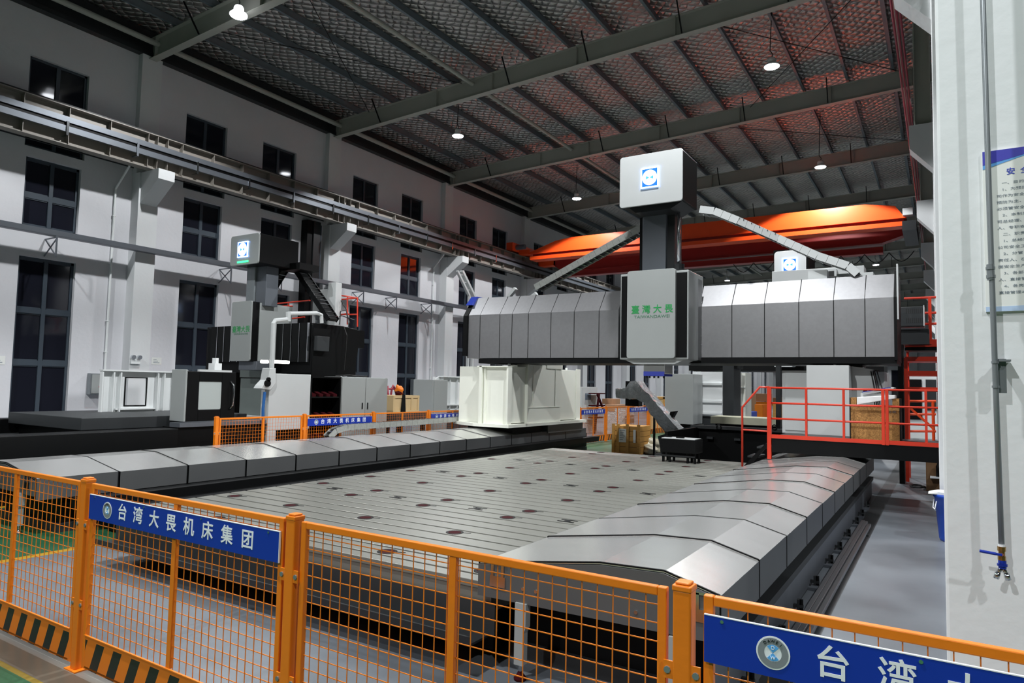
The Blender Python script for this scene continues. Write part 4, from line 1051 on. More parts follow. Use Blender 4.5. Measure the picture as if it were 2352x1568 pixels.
hy = yx(532, 900)
MB().tube([(XN, hy-.03, P(532, 876, X=XN).z), (XN+.05, hy, P(532, 884, X=XN).z), (XN+.06, hy+.01, P(532, 905, X=XN).z), (XN+.05, hy, P(532, 930, X=XN).z), (XN, hy-.04, P(530, 940, X=XN).z)], .016, 10).build('door_handle', 'chrome', dr, smooth=True)
MB().box(XN-.06, XN, y0+.25, y1-.1, 2.03, 2.07).build('door_rail', 'ltgrey', t)
MB().box(XN-.3, XN+.02, y0-.1, 9.28, 1.0, 1.08).build('sill', 'tray', t)
MB().box(-12.28, XN-.02, y0-.12, 9.28, 0, 1.0).build('base', 'black', t)
MB().box(XN-.25, XN-.05, yx(497, 840), yx(508, 840)+.05, 2.06, 2.2).box(XN-.2, XN-.08, yx(502, 830), yx(508, 830), 2.2, 2.3).build('sensor_box', 'white', t)

# black gantry with head
t = thing('machining_centre', (-14.3, 11.4, 0), 'black gantry machining centre with bellows and lit logo box at the left', 'gantry machine')
Yb = 10.9
bx0, bx1 = P(483, 790, Y=Yb).x, P(706, 790, Y=Yb).x
zb0, zb1 = P(700, 833, Y=Yb).z, P(700, 741, Y=Yb).z
MB().box(bx0, bx1, Yb+.06, Yb+1.3, zb0, zb1).build('crossbeam', 'black', t)
n = 13
for i in range(n):
    x0 = bx0+(bx1-bx0)*i/n; x1 = bx0+(bx1-bx0)*(i+1)/n; xm = (x0+x1)/2
    if P(540, 800, Y=Yb).x < xm < P(612, 800, Y=Yb).x: continue
    k = MB().prism([(x0, Yb+.07), (x0+.02, Yb), (x1-.02, Yb), (x1, Yb+.07)], 'z', zb0+.02, zb1).build('bellows_fold', 'bellows', t)
    B(x1-.016, x1, Yb-.006, Yb+.05, zb0+.02, zb1).build('bellows_edge', 'chrome', k)
MB().box(bx0-.25, -12.45, Yb+.08, Yb+1.55, zb0-.25, zb1-.02).build('beam_housing', 'black', t, bevel=.02)
yA, yB = yx(725, 742, -12.5), yx(805, 752, -12.5)
MB().prism([(Yb+.1, zb1), (yB-.3, zb1), (yB+.25, zb1-.06), (yB+.2, 2.55), (yB, 2.3), (yB-.35, 2.02), (yB-.35, .0), (Yb+.1, 0)], 'x', -13.3, -12.42).build('column', 'black', t, bevel=.01)
MB().prism([(Yb+.1, zb1), (yB, zb1), (yB, 0), (Yb+.1, 0)], 'x', bx0-.3, bx0+.6).build('column', 'black', t)
B(-12.42, -12.3, yx(722, 790, -12.4), yx(750, 790, -12.4), 2.6, 2.95).build('motor', 'charcoal', t, bevel=.01)
B(-12.6, -12.45, yB+.1, yB+.45, 2.75, 3.2).build('rear_box', 'black', t)
# head
YH = 10.2
hx0, hx1 = P(530, 760, Y=YH).x, P(577, 760, Y=YH).x
hz0, hz1 = P(550, 829, Y=YH).z, P(577, 690, Y=YH).z
MB().box(hx0+.12, hx1+.0, YH+.03, Yb+.1, hz0, hz1-.02).build('head_body', 'black', t)
hp = MB().prism(rrect(hx0, hx1-.02, hz0, hz1, .05), 'y', YH, YH+.05).build('head_panel', 'grey', t, bevel=.006)
MB().box(hx1, hx1+.015, YH+.2, Yb+.45, hz0+.01, hz1-.03).build('head_side_panel', 'grey', t)
text('臺灣大畏', .165, 'green', hp, ((hx0+hx1)/2, YH-.002, P(550, 757, Y=YH).z), XDIR, ZDIR, offset=.001)
text('TAIWANDAWEI', .06, 'greyletter', hp, ((hx0+hx1)/2, YH-.002, P(550, 767, Y=YH).z), XDIR, ZDIR, squeeze=1.25)
YT = 10.0
tx0, tx1 = P(530, 570, Y=YT).x, P(594, 570, Y=YT).x; tz0, tz1 = P(590, 604, Y=YT).z, P(593, 534, Y=YT).z
MB().box(tx0+.03, tx1-.005, YT+.03, YT+1.15, tz0+.02, tz1-.01).build('motor_box', 'black', t, bevel=.01)
fp2 = MB().prism(rrect(tx0, tx1, tz0, tz1, .06), 'y', YT, YT+.04).build('motor_box_face', 'grey', t, bevel=.006)
c = P(559, 573, Y=YT); lit_logo(fp2, c.x, c.z, YT, .36, .36)
a = P(558, 601, Y=YT); MB().box(a.x-.2, a.x+.2, YT-.012, YT-.002, a.z-.02, a.z+.02).build('status_bar', 'greenlit', fp2)
MB().box(tx1-.3, tx1+.35, YT+.9, YT+1.5, tz0-.02, tz0+.14).build('chain_arm', 'black', t)
rx0, rx1 = P(566, 650, Y=10.4).x, P(606, 650, Y=10.4).x
MB().box(rx0, rx0+.3, 10.4, 10.7, hz1-.1, tz0+.05).build('ram', 'iron', t, bevel=.01)
MB().box(rx0+.3, rx1+.02, 10.45, 10.8, hz1-.1, tz0+.05).build('ram_guide', 'tray', t, bevel=.01)
cable_chain('cable_chain', [P(x, y, Y=11.4) for x, y in ((672, 607), (683, 612), (705, 645), (765, 735))], .3, .13, 'black', t, step=.13)
cable_chain('cable_chain', [P(x, y, Y=11.0) for x, y in ((655, 612), (612, 680))], .2, .15, 'black', t, step=.13)
MB().box(P(718, 700, Y=11.8).x, P(750, 700, Y=11.8).x, 11.8, 11.95, zb1-.05, P(740, 665, Y=11.8).z).build('cooling_unit', 'ltgrey', t, bevel=.01)
MB().box(P(752, 700, Y=11.75).x, P(770, 700, Y=11.75).x, 11.75, 11.95, zb1-.05, P(770, 648, Y=11.75).z).build('cooling_unit', 'ltgrey', t, bevel=.01)
q = MB()
for k in range(9): q.box(P(724, 700, Y=11.8).x+.03, P(757, 700, Y=11.8).x-.03, 11.79, 11.8, 3.35+.035*k, 3.365+.035*k)
q.build('vent_slats', 'tray', t)
rr = MB()
for a_, b_ in (((638, 697), (712, 690)), ((640, 703), (672, 703)), ((663, 697), (663, 740)), ((655, 703), (655, 725)), ((640, 735), (700, 728)),
               ((780, 677), (780, 742)), ((821, 683), (821, 750)), ((798, 680), (798, 745)), ((780, 678), (821, 684)), ((780, 688), (821, 684)), ((780, 722), (821, 722)), ((770, 724), (800, 720))):
    rr.cyl(P(*a_, Y=12.0), P(*b_, Y=12.0), .018, 6)
rr.build('top_railing', 'red', t)
q = MB()
for pts in (((780, 745), (782, 715), (795, 712), (803, 740), (800, 750)), ((775, 748), (770, 730), (785, 725), (815, 735), (812, 748)), ((783, 690), (795, 710), (800, 745)), ((790, 750), (797, 770), (795, 800), (790, 850))):
    q.tube([P(x, y, Y=11.9) for x, y in pts], .012, 6)
q.build('hose', 'cable', t)
MB().box(P(548, 840, Y=10.3).x, P(588, 840, Y=10.3).x, 10.3, 10.8, 2.12, hz0).build('spindle', 'tray', t, bevel=.01)
a, b_ = P(553, 868, Y=10.75), P(609, 955, Y=10.75)
B(a.x, b_.x, 10.75, 10.8, b_.z-.3, a.z).build('rear_door', 'greygreen', t)
B(a.x, b_.x, 10.72, 10.8, a.z+.02, a.z+.2).build('rear_frame', 'greygreen', t)
B(a.x, b_.x, 10.6, 10.72, b_.z-.06, b_.z+.0).build('door_ledge', 'ltgrey', t)
# pendant arm with control panel
ar = MB()
arm = [P(x, y, X=-11.95) for x, y in ((624, 850), (628, 742), (632, 736), (661, 733))]
ar.tube(arm, .05, 8).tube([P(662, 738, X=-11.95), P(662, 716, X=-11.95)], .055, 8).tube([P(x, y, X=-11.95) for x, y in ((662, 720), (728, 719), (738, 723), (739, 742))], .045, 8)
ar.build('pendant_arm', 'ltgrey', t, bevel=.004)
pp = [P(x, y, X=-11.75) for x, y in ((617, 845), (630, 845), (630, 880), (618, 895), (596, 892), (600, 885), (612, 872))]
MB().prism([(q_.y, q_.z) for q_ in pp], 'x', -11.95, -11.7).build('control_pendant', 'ltgrey', t, bevel=.008)
a = P(613, 880, X=-11.7); MB().cyl((-11.7, a.y, a.z), (-11.66, a.y, a.z), .07, 14).cyl((-11.7, a.y+.02, a.z+.08), (-11.66, a.y+.02, a.z+.08), .045, 12).build('hand_wheel', 'black', t)
a, b_ = P(608, 900, X=-11.75), P(604, 978, X=-11.75)
MB().tube([a, a.lerp(b_, .5)+Vector((0, -.02, 0)), b_], .03, 8).build('blue_cable', 'bluepen', t)
for (xa_, xb__) in ((600, 615), (622, 663)):
    a, b_ = P(xa_, 830, X=-12.2), P(xb__, 830, X=-12.2)
    MB().cyl((-12.2, a.y, a.z), (-12.2, b_.y, a.z), .035, 10).build('work_light', 'tube', t)

# cabinets in front of the black gantry
def cabinet(nm, y0, y1, z0, z1, depth, m_, lab, doors=0, cut=False):
    t = thing(nm, (XN-depth/2, (y0+y1)/2, 0), lab, 'cabinet')
    if cut: MB().box(XN-depth, XN, y0, y1, .85, z1).box(XN-depth, XN, y0, y0+.22, 0.0, .85).box(XN-depth, XN-.06, y0+.22, y1, 0, .1).build('casing', m_, t, bevel=.01); B(XN-depth+.02, XN-.08, y0+.22, y1, .1, .85).build('recess', 'black', t)
    else: MB().box(XN-depth, XN, y0, y1, z0, z1).build('casing', m_, t, bevel=.01)
    for k in range(doors):
        a, b_ = y0+(y1-y0)*k/doors, y0+(y1-y0)*(k+1)/doors
        dd = B(XN, XN+.018, a+.008, b_-.008, z0+.05, z1-.02).build('door', m_, t, bevel=.004)
        MB().box(XN+.018, XN+.035, (b_-.12 if k == 0 else a+.06), (b_-.09 if k == 0 else a+.09), 1.25, 1.4).build('door_handle', 'darkgrey', dd)
    return t
cabinet('control_cabinet', yx(618), yx(713), .0, 2.035, .25, 'ltgrey', 'white control cabinet with a dark lower recess behind the aisle fence', cut=True)
y0, y1 = yx(714), yx(783)
t = thing('tool_rack', (XN-.3, (y0+y1)/2, 0), 'black tool rack with rows of red tool pockets beside the white control cabinet', 'tool rack')
MB().box(XN-.6, XN-.55, y0, y1, 0, 2.0).box(XN-.6, XN, y0, y0+.03, 0, 2.0).box(XN-.6, XN, y1-.03, y1, 0, 2.0).box(XN-.6, XN, y0, y1, 1.97, 2.0).build('casing', 'black', t)
for z in (1.55, 1.08, .62):
    s = B(XN-.55, XN-.02, y0+.03, y1-.03, z-.03, z).build('shelf', 'bellows', t)
    for k in range(4):
        y = y0+.13+.21*k
        MB().prism([(XN-.22, z+.05), (XN-.04, z), (XN-.04, z+.05), (XN-.22, z+.11)], 'y', y-.055, y+.055).build('tool_pocket', 'redcap', s)
cabinet('electrical_cabinet', yx(784), yx(889), .0, 2.01, .6, 'grey', 'grey electrical cabinet with two doors right of the black tool rack', doors=2)
t = tag(MB().tube([(XN-.2, yx(800)+.0, 2.03), (XN-.25, yx(820), 2.05), (XN-.15, yx(845), 2.03), (XN-.3, yx(862), 2.04)], .02, 6).tube([(XN-.3, yx(790), 2.03), (XN-.2, yx(815), 2.06), (XN-.3, yx(840), 2.03)], .015, 6).build('cable_bundle', 'cable'), 'loose dark cable bundle lying on the grey electrical cabinet', 'cable')

# things on the left side between the second machine and the white gantry column
XC = -12.6
y0, y1 = yx(902, 925, XC), yx(962, 925, XC); zc0, zc1 = P(930, 948, X=XC).z, P(930, 908, X=XC).z
t = thing('plywood_box', (XC-.4, (y0+y1)/2, zc0), 'pale plywood box standing on a grey bench behind the aisle fence', 'box')
MB().box(XC-.8, XC, y0, y1, zc0, zc1).build('panels', 'ply', t, bevel=.006)
MB().box(XC, XC+.02, y0, y1, zc0, zc0+.07).box(XC, XC+.02, y0, y1, zc1-.07, zc1).box(XC, XC+.018, y0, y0+.07, zc0+.07, zc1-.07).box(XC, XC+.018, y1-.07, y1, zc0+.07, zc1-.07).box(XC, XC+.018, (y0+y1)/2+.2, (y0+y1)/2+.27, zc0+.07, zc1-.07).build('batten', 'ply', t)
MB().prism([(y0+.36, zc1+.02), (y0+.46, zc1+.02), (y0+.5, zc0), (y0+.3, zc0)], 'x', XC+.02, XC+.04).build('strap', 'black', t)
t = thing('bench', (XC-.4, (y0+y1)/2, 0), 'grey steel bench under the pale plywood box', 'bench')
MB().box(XC-1, XC+.1, y0-.25, y1+.3, zc0-.25, zc0).build('bench_top', 'charcoal', t)
for yy in (y0-.2, y1+.2):
    for xx in (XC-.9, XC): MB().box(xx-.05, xx+.05, yy-.05, yy+.05, 0, zc0-.25).build('leg', 'black', t)
t = thing('hand_truck', (-13.8, yx(897, 920, -13.8), 0), 'red tubular hand truck leaning behind the grey electrical cabinet', 'hand truck')
pa = [P(x, y, X=-13.8) for x, y in ((890, 887), (893, 945), (899, 905), (902, 886), (906, 886), (912, 912), (896, 945))]
MB().tube([P(890, 886, X=-13.8), P(896, 945, X=-13.8)], .03, 8).tube([P(x, y, X=-13.8) for x, y in ((893, 945), (900, 892), (903, 885), (906, 890), (912, 912))], .03, 8).tube([P(891, 893, X=-13.8), P(905, 893, X=-13.8)], .025, 8).build('frame', 'redpipe', t, smooth=True)
a = P(895, 945, X=-13.8)
MB().box(-13.9, -13.7, a.y-.3, a.y+.3, 0.0, .05).box(-13.85, -13.8, a.y-.03, a.y+.03, .05, a.z).build('foot', 'redpipe', t)
a = P(917, 897, X=XC-.3)
t = thing('rag_bundle', (XC-.3, a.y, zc1), 'orange and red bundle lying on top of the pale plywood box', 'bundle')
def blob(cx, cy, cz, rx, ry, rz, seed, n=3):
    bm = bmesh.new(); bmesh.ops.create_icosphere(bm, subdivisions=n, radius=1); rnd = random.Random(seed); ph = [rnd.uniform(0, 6) for _ in range(6)]
    vs = []
    for v in bm.verts:
        k = 1+.16*math.sin(4*v.co.x+ph[0])*math.sin(3*v.co.y+ph[1])+.13*math.sin(7*v.co.z+ph[2]+3*v.co.x)+.08*math.sin(11*v.co.y+ph[3])
        vs.append((cx+v.co.x*rx*k, cy+v.co.y*ry*k, max(cz-rz*.98, cz+v.co.z*rz*k)))
    fs = [[v.index for v in f.verts] for f in bm.faces]; bm.free()
    return MB().add(vs, fs)
blob(XC-.3, a.y, zc1+.14, .12, .1, .15, 1).build('cloth', 'orange', t, smooth=True)
blob(XC-.28, a.y-.03, zc1+.06, .1, .12, .07, 2).build('cloth', 'redcap', t, smooth=True)

Xg = -13.6
y0, y1, y2 = yx(994, 900, Xg), yx(1028, 900, Xg), yx(1104, 900, Xg)
zt = P(1010, 872, X=Xg).z
t = thing('grey_cabinet', (Xg-.4, (y0+y1)/2, 0), 'plain grey cabinet left of the white ribbed guard beyond the aisle fence', 'cabinet')
MB().box(Xg-.8, Xg, y0, y1, 0, zt).build('casing', 'grey', t, bevel=.01)
MB().box(Xg, Xg+.015, y0+.05, y1-.05, .3, zt-.05).build('door', 'grey', t)
t = thing('ribbed_guard', (Xg-.6, (y1+y2)/2, 0), 'white ribbed sheet metal guard left of the cream gantry column', 'guard')
MB().prism([(y1, 1.0), (y2+.6, 1.0), (y2+.6, zt+.12), (y1+.45, zt+.12), (y1, zt-.05)], 'x', Xg-.75, Xg-.72).build('panel', 'white', t)
q = MB()
for k in range(6): q.box(Xg-.72, Xg-.62, y1+.12+.42*k, y1+.14+.42*k, 1.0, zt+.1)
q.box(Xg-.75, Xg-.55, y1+.45, y2+.6, zt+.1, zt+.14).box(Xg-.72, Xg-.6, y1, y2+.6, 1.16, 1.2).build('rib', 'white', t)
MB().box(Xg-1.2, Xg-.2, y1+.03, y2+1.0, .0, 1.0).build('base', 'charcoal', t)
t = thing('mounting_frame', (-19.0, 27.6, 0), 'white slanted steel frame against the wall behind the left beam end', 'frame')
q = MB(); a_ = [P(x, y, X=-19.0) for x, y in ((1050, 622), (1078, 680), (1060, 622), (1088, 680))]
q.bar(a_[0], a_[1], .12, .1).bar(a_[2], a_[3], .2, .12)
for f in (.15, .45, .75): q.bar(a_[0].lerp(a_[1], f), a_[2].lerp(a_[3], f), .06, .06)
q.build('frame', 'ltgrey', t)
MB().bar(a_[1], (a_[1].x, a_[1].y, 0), .12, .12).bar(a_[3], (a_[3].x, a_[3].y, 0), .12, .12).build('leg', 'ltgrey', t)

# ================================================================== behind the gantry
# chip conveyor wrapped in film
YV = 17.2
t = thing('chip_conveyor', (P(1540, 960, Y=YV).x, YV+.2, 0), 'inclined chip conveyor wrapped in crinkled clear film behind the table', 'conveyor')
poly = [P(x, y, Y=YV) for x, y in ((1437, 890), (1447, 876), (1462, 875), (1476, 893), (1490, 905), (1510, 930), (1575, 1005), (1545, 1015), (1490, 945), (1478, 925), (1462, 916), (1445, 916), (1436, 912))]
def crinkle_prism(poly, y0, y1, seed):
    rnd = random.Random(seed); pts = []
    n = len(poly)
    for i in range(n):
        a, b_ = poly[i], poly[(i+1) % n]; k = max(1, int((b_-a).length/.09))
        for j in range(k):
            p_ = a.lerp(b_, j/k); pts.append((p_.x+rnd.uniform(-.007, .007), p_.z+rnd.uniform(-.007, .007)))
    vs = []; ny = 7; m_ = len(pts)
    for j in range(ny):
        f = j/(ny-1)
        for (x, z) in pts: vs.append((x+rnd.uniform(-.012, .012), y0+(y1-y0)*f+rnd.uniform(-.02, .02), z+rnd.uniform(-.011, .011)))
    fs = [[j*m_+i, j*m_+(i+1) % m_, (j+1)*m_+(i+1) % m_, (j+1)*m_+i] for j in range(ny-1) for i in range(m_)]
    fs += [list(range(m_))[::-1], [(ny-1)*m_+i for i in range(m_)]]
    return MB().add(vs, fs)
crinkle_prism(poly, YV, YV+.45, 3).build('wrapped_body', 'wrap', t)
poly2 = [P(x, y, Y=YV+.02) for x, y in ((1415, 892), (1440, 891), (1440, 914), (1424, 915), (1416, 914))]
crinkle_prism(poly2, YV, YV+.4, 4).build('discharge_spout', 'wrap', t)
a, b_ = P(1438, 875, Y=YV+.5), P(1468, 920, Y=YV+.5)
MB().box(a.x, b_.x, YV+.46, YV+.75, b_.z-.15, a.z).build('drive_housing', 'black', t)
a = P(1470, 930, Y=YV+.5); MB().box(a.x+.02, a.x+.06, 18.66, 18.74, 0, a.z+.02).build('support_post', 'black', t)
poly3 = [P(x, y, Y=YV+.1) for x, y in ((1520, 1000), (1600, 975), (1610, 1000), (1585, 1050), (1530, 1050))]
MB().prism([(q_.x, max(0, q_.z)) for q_ in poly3], 'y', YV-.2, YV+.7).build('lower_hopper', 'charcoal', t)
q_ = [P(x, y, Y=YV+.3) for x, y in ((1533, 962), (1540, 945), (1552, 944), (1540, 966))]
MB().prism([(v.x, v.z) for v in q_], 'y', YV+.3, YV+.5).build('lid_flap', 'black', t)

# pine crate with paper label
a, b_ = P(1405, 1040, Z=0), P(1440, 1042, Z=0)
Yc = 18.4; x0, x1 = P(1406, 1000, Y=Yc).x, P(1468, 1000, Y=Yc).x; zt = P(1440, 978, Y=Yc).z
t = thing('pine_crate', ((x0+x1)/2, Yc+.5, 0), 'yellow pine crate with a white paper label behind the table', 'crate')
q = MB()
for k in range(5): q.box(x0, x1, Yc, Yc+.9, .06+k*(zt-.06)/5+.006, .06+(k+1)*(zt-.06)/5-.006)
q.build('boards', 'wood', t)
MB().box(x0+.02, x1-.02, Yc+.02, Yc+.88, .05, zt-.02).build('lining', 'rust', t)
for f in (.0, .18, .52, .93): MB().box(x0+f*(x1-x0), x0+f*(x1-x0)+.09, Yc-.025, Yc, .0, zt+.05).build('batten', 'wood', t)
MB().box(x0, x1, Yc-.02, Yc+.9, 0, .06).build('skid', 'wood', t)
s = B(x0+.27*(x1-x0), x0+.54*(x1-x0), Yc-.034, Yc-.03, zt*.42, zt*.9).build('paper_label', 'paper', t)
q = MB()
for k in range(6): q.box(x0+.3*(x1-x0), x0+(.5-.04*(k % 3))*(x1-x0), Yc-.036, Yc-.034, zt*(.83-.065*k), zt*(.845-.065*k))
q.build('label_print', 'ink', s)
B(x0+.8*(x1-x0), x0+.89*(x1-x0), Yc-.034, Yc-.03, zt*.42, zt*.88).build('paper_label', 'paper', t)
q = MB().box(x0+.02, x0+.1, Yc+.3, Yc+.36, zt, zt+.62).box(x0+.55, x0+.6, Yc+.3, Yc+.36, zt, zt+.62)
# sacks
for i, (px_, py_, r_, lab) in enumerate(((1482, 1030, .28, 'beige plastic sack lying right beside the pine crate'), (1494, 1022, .36, 'largest beige plastic sack in the heap behind the fixture box'), (1512, 1028, .28, 'beige plastic sack at the right end of the heap'), (1492, 1036, .22, 'small beige plastic sack at the front of the heap'))):
    a = P(px_, py_, Y=19.2+.25*i) if i < 3 else P(px_, py_, Y=18.9)
    tag(blob(a.x, a.y, r_*.62, r_*.95, r_*.8, r_*.7, 20+i, 4).build('plastic_sack', 'sack', smooth=True), lab, 'sack', 'beige sacks behind the table')

# black chip trough behind the table and pale plinth
x0, x1 = P(1560, 1000, Y=14.4).x, P(1775, 1000, Y=14.4).x
t = thing('chip_trough', ((x0+x1)/2, 14.8, 0), 'deep black chip trough between the table end and the red railing', 'trough')
zt = P(1650, 985, Y=14.4).z
MB().box(x0, x1-.05, 15.6, 15.7, 0, zt).box(x0, x1-.05, 13.5, 13.56, 0, .45).box(x0, x0+.06, 13.5, 15.7, 0, zt-.05).box(x0, x1-.05, 13.5, 15.7, 0, .06).build('walls', 'black', t)
MB().box(x0-.1, x1-.02, 15.5, 15.6, zt-.07, zt).build('rim', 'charcoal', t)
for px_ in (1650, 1778):
    a = P(px_, 981, Y=15.45); MB().tube([(a.x+.05*math.cos(k*.524), 15.48, a.z+.05*math.sin(k*.524)) for k in range(13)], .014, 6).build('lifting_ring', 'black', t)
for px_ in (1630, 1693): B(P(px_-7, 1000, Y=15.5).x, P(px_+7, 1000, Y=15.5).x, 15.5, 15.6, .78, .83).build('bracket', 'charcoal', t)
a, b_ = P(1632, 955, Y=18), P(1802, 980, Y=18)
t = thing('steel_plinth', ((a.x+b_.x)/2, 18.3, 0), 'pale stained steel plinth behind the black chip trough', 'plinth')
B(a.x, b_.x, 18, 18.8, b_.z, a.z).build('plate', 'plinth', t, bevel=.01)
B(a.x+.1, b_.x-.1, 18.1, 18.7, 0, b_.z).build('base', 'black', t)
# third machine
a, b_ = P(1527, 858, Y=19.5), P(1592, 975, Y=19.5)
t = thing('control_cabinet', ((a.x+b_.x)/2, 19.9, 0), 'large plain grey cabinet behind the wrapped conveyor', 'cabinet')
B(a.x, b_.x, 19.5, 20.4, b_.z, a.z).build('casing', 'grey', t, bevel=.01)
B(a.x+.05, b_.x-.05, 19.6, 20.3, 0, b_.z).build('base', 'black', t)
a, b_ = P(1592, 853, Y=20.5), P(1658, 957, Y=20.5)
t = thing('ribbed_guard', ((a.x+b_.x)/2, 20.7, 0), 'white ribbed guard with two horizontal ribs behind the grey back cabinet', 'guard')
q = MB().box(a.x, b_.x, 20.55, 20.6, b_.z, a.z).build('panel', 'white', t)
q = MB()
for py_ in (881, 921, 948): q.box(a.x, b_.x, 20.48, 20.55, P(1600, py_, Y=20.5).z-.03, P(1600, py_, Y=20.5).z+.03)
q.box(a.x, a.x+.1, 20.45, 20.55, b_.z, a.z).box(a.x+.14, a.x+.24, 20.48, 20.55, b_.z, a.z).build('rib', 'white', t)
B(a.x, b_.x-.02, 20.6, 21.6, 0, b_.z).build('base', 'charcoal', t)
a, b_ = P(1663, 850, Y=20.8), P(1688, 955, Y=20.8)
t = thing('machine_column', ((a.x+b_.x)/2, 21, 0), 'dark grey upright machine column right of the white ribbed guard', 'column')
B(a.x, b_.x, 20.65, 21.5, 0, a.z+.2).build('column', 'charcoal', t)
B(a.x-.1, b_.x+.1, 20.7, 21.4, a.z+.05, a.z+.2).build('head_plate', 'black', t)
a, b_ = P(1688, 856, Y=21.8), P(1712, 953, Y=21.8)
t = thing('cream_cabinet', ((a.x+b_.x)/2, 22.2, 0), 'narrow cream panelled cabinet right of the dark upright column', 'cabinet')
B(a.x, b_.x, 21.8, 22.6, 0, a.z).build('casing', 'cream', t)
q = MB().box((a.x+b_.x)/2-.01, (a.x+b_.x)/2+.01, 21.78, 21.8, .8, a.z)
for py_ in (890, 932): q.box(a.x, b_.x, 21.78, 21.8, P(1700, py_, Y=21.8).z-.012, P(1700, py_, Y=21.8).z+.012)
q.build('seam', 'ltgrey', t)
# far head with lit logo
Yh = 23.0
a, b_ = P(1778, 578, Y=Yh), P(1852, 636, Y=Yh)
t = thing('far_machine', ((a.x+b_.x)/2, 23.6, 0), 'far machine with a white lit logo box showing above the gantry beam', 'gantry machine')
fx = MB().prism(rrect(a.x, b_.x, b_.z-.4, a.z, .12), 'y', Yh, Yh+.06).build('logo_box_face', 'white', t, bevel=.01)
MB().box(a.x-.03, b_.x+.05, Yh+.06, Yh+1.4, b_.z-.4, a.z+.05).build('logo_box', 'black', t)
c = P(1814, 608, Y=Yh); lit_logo(fx, c.x, c.z, Yh, .42, .42)
x0, x1 = P(1580, 838, Y=Yh).x, P(2030, 838, Y=Yh).x
MB().box(x0, x1, Yh+.1, Yh+1.6, P(1650, 851, Y=Yh).z, P(1650, 851, Y=Yh).z+1.6).build('crossbeam', 'black', t)
MB().box(a.x+.3, b_.x-.2, Yh+.2, Yh+1, P(1650, 851, Y=Yh).z+1.5, b_.z-.3).build('ram', 'charcoal', t)
c, d = P(1780, 828, Y=Yh-.3), P(1840, 842, Y=Yh-.3)
MB().prism([(c.x, c.z+.4), (d.x, c.z+.4), (d.x, d.z+.25), (d.x-.25, d.z), (c.x, d.z)], 'y', Yh-.4, Yh+.1).build('head_cover', 'white', t)
B(x1-.8, x1-.3, Yh+.3, Yh+1.3, 0, P(1650, 851, Y=Yh).z).build('column', 'charcoal', t)
B(x0+.1, x0+.6, Yh+.3, Yh+1.3, 0, P(1650, 851, Y=Yh).z).build('column', 'charcoal', t)
a, b_ = P(1773, 628, Y=17.5), P(1985, 640, Y=17.5)
t = thing('duct_box', ((a.x+b_.x)/2, 17.8, 0), 'long pale cable duct box behind the top of the gantry beam', 'duct')
B(a.x, b_.x, 17.5, 18.0, b_.z-.3, a.z+.05).build('box', 'ltgrey', t, bevel=.01)
c, d = P(1885, 620, Y=17.4), P(1922, 634, Y=17.4)
B(c.x, d.x, 17.35, 17.6, d.z, c.z).build('opening_frame', 'ltgrey', t); B(c.x+.05, d.x-.05, 17.34, 17.36, d.z, c.z-.05).build('opening', 'tslot', t)
for x in (a.x+.1, b_.x-.1): B(x-.05, x+.05, 17.65, 17.85, 0, b_.z-.3).build('support', 'charcoal', t)

# cabinets, cartons and pallets in the depth of the hall
Xf = -12.4
y0, y1, zt = yx(1336, 940, Xf), yx(1371, 940, Xf), P(1350, 888, X=Xf).z
t = thing('electrical_cabinet', (Xf-.4, (y0+y1)/2, 0), 'far grey two door cabinet just right of the white gantry column', 'cabinet')
B(Xf-.7, Xf, y0, y1, 0, zt).build('casing', 'ltgrey', t)
for k in (0, 1): B(Xf, Xf+.02, y0+(y1-y0)*k/2+.02, y0+(y1-y0)*(k+1)/2-.02, .4, zt-.03).build('door', 'ltgrey', t)
B(Xf+.02, Xf+.03, y0+.25, y0+.8, zt*.72, zt*.86).build('window', 'ink', t)
t = thing('step_ladder', (-12.0, yx(1378, 930, -12), 0), 'far red step ladder right of the grey two door cabinet', 'ladder')
q = MB().bar(P(1372, 905, X=-12.0), (-12.0, P(1380, 905, X=-12).y+1.2, 0), .07, .07).bar(P(1376, 905, X=-12.0), (-12.0, P(1380, 905, X=-12).y-.6, 0), .07, .07)
q.build('stile', 'redcap', t)
for z in (.6, 1.1, 1.6): MB().box(-12.3, -12.0, yx(1376, 930, -12)-.4, yx(1376, 930, -12)+.6, z, z+.05).build('step', 'redcap', t)
CAR = [((1383, 1405), (915, 928), 26.5, 'far brown carton on top of the stack left of the conveyor head'), ((1390, 1420), (928, 945), 26.0, 'far brown carton in the middle of the stack left of the conveyor'), ((1386, 1412), (945, 975), 25.5, 'far film wrapped carton behind the small blue sign'),
       ((1412, 1436), (938, 985), 24.6, 'far film wrapped carton just left of the conveyor support')]
for i, ((p0, p1), (q0, q1), yy, lab) in enumerate(CAR):
    a, b_ = P(p0, q0, Y=yy), P(p1, q1, Y=yy)
    tag(B(a.x, b_.x, yy, yy+.9, 0 if i > 1 else max(.0, b_.z), a.z).build('carton', 'card' if i < 2 else 'wrap', bevel=.01), lab, 'carton', 'cartons left of the conveyor')
a, b_ = P(1490, 910, Y=30), P(1528, 950, Y=30)
t = thing('pallet_crate', ((a.x+b_.x)/2, 30.4, 0), 'far pale plywood crate right of the conveyor bend', 'crate')
B(a.x, b_.x, 30, 31.2, 0, a.z).build('panels', 'ply', t)
MB().box(a.x, a.x+.1, 29.97, 30, 0, a.z).box(b_.x-.1, b_.x, 29.97, 30, 0, a.z).box(a.x, b_.x, 29.97, 30, a.z-.1, a.z).build('batten', 'wood', t)
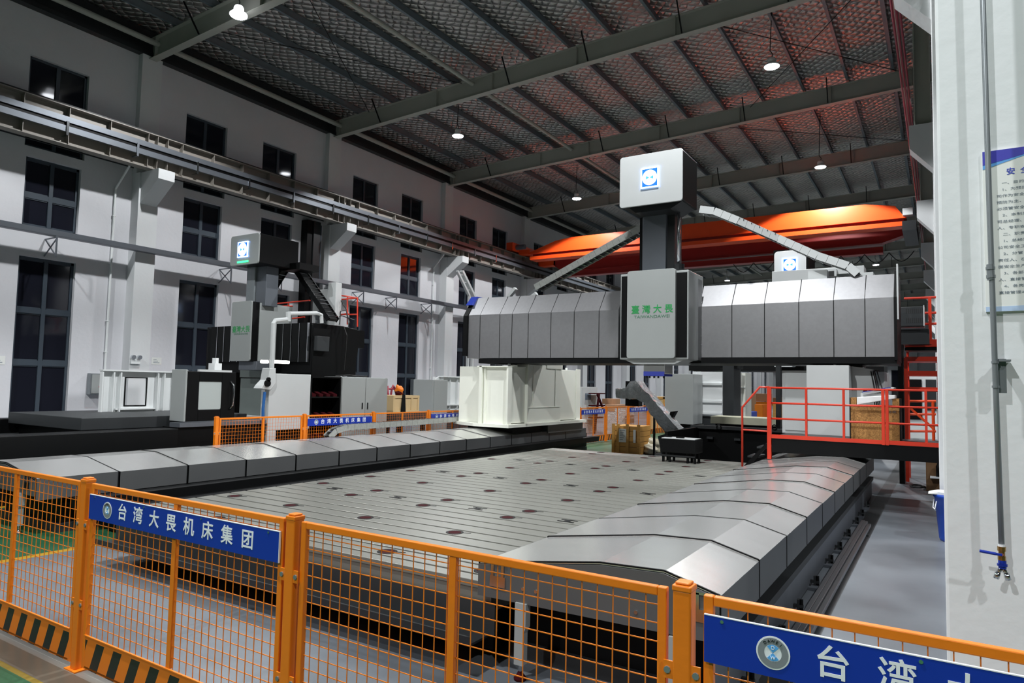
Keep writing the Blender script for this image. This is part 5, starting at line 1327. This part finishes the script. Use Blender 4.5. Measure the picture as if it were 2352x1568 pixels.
PAL = [((1713, 1727), (905, 950), 42, 'card', 'far stack of brown cartons beside the cream cabinet'), ((1727, 1765), (903, 922), 44, 'card', 'far wide brown carton seen through the stair handrail'), ((1733, 1752), (928, 945), 38, 'orange', 'far orange pallet cage behind the stair handrail'),
       ((1775, 1801), (913, 927), 40, 'card', 'far brown carton just left of the pale cabinet door'), ((1775, 1800), (927, 950), 38, 'wood', 'far timber pallet stack left of the pale cabinet door'), ((1714, 1727), (945, 955), 34, 'bluefilm', 'far blue tub beside the cream cabinet')]
for (p0, p1), (q0, q1), yy, m_, lab in PAL:
    a, b_ = P(p0, q0, Y=yy), P(p1, q1, Y=yy)
    o = tag(B(a.x, b_.x, yy, yy+1.1, max(0, b_.z) if 'wide' in lab else 0, a.z).build('carton' if m_ == 'card' else {'orange': 'pallet_cage', 'wood': 'pallet_stack', 'bluefilm': 'tub'}[m_], m_, bevel=.02), lab, {'card': 'carton', 'orange': 'cage', 'wood': 'pallet', 'bluefilm': 'tub'}[m_])
a, b_ = P(1727, 922, Y=44.3), P(1801, 945, Y=44.3)
t = thing('storage_rack', ((a.x+b_.x)/2, 44.6, 0), 'far orange storage rack that carries the brown cartons', 'rack')
MB().box(a.x, b_.x+.6, 43.8, 45.3, b_.z+.35, a.z).build('beam', 'orange', t)
for x in (a.x+.05, (a.x+b_.x)/2, b_.x): MB().box(x-.06, x+.06, 43.9, 44.0, 0, b_.z+.4).build('leg', 'orange', t)
# orange transport frame and desk seen right of the crate
yy = 20
t = thing('transport_frame', (P(2110, 950, Y=yy).x, yy+.4, 0), 'orange red tubular transport frame behind the platform at right', 'frame')
q = MB()
for py_ in (921, 951, 990): q.cyl(P(2072, py_, Y=yy), P(2150, py_, Y=yy), .03, 8)
for px_ in (2076, 2143): a = P(px_, 921, Y=yy); q.cyl(a, (a.x, yy, 0), .035, 8)
q.cyl(P(2085, 932, Y=yy), P(2145, 985, Y=yy), .03, 8)
q.build('tubes', 'crane', t)
a, b_ = P(2076, 860, Y=34), P(2130, 915, Y=34)
t = thing('far_machine', ((a.x+b_.x)/2, 34.5, 0), 'far white machine with a dark door seen through the red stair tower', 'machine')
B(a.x, b_.x+1.2, 34, 36, 0, a.z).build('casing', 'white', t)
B(a.x+.1, a.x+.65, 33.95, 34, .8, a.z-.2).build('door', 'black', t); B(a.x+.8, a.x+1.4, 33.95, 34, 1.2, a.z-.2).build('window', 'charcoal', t)
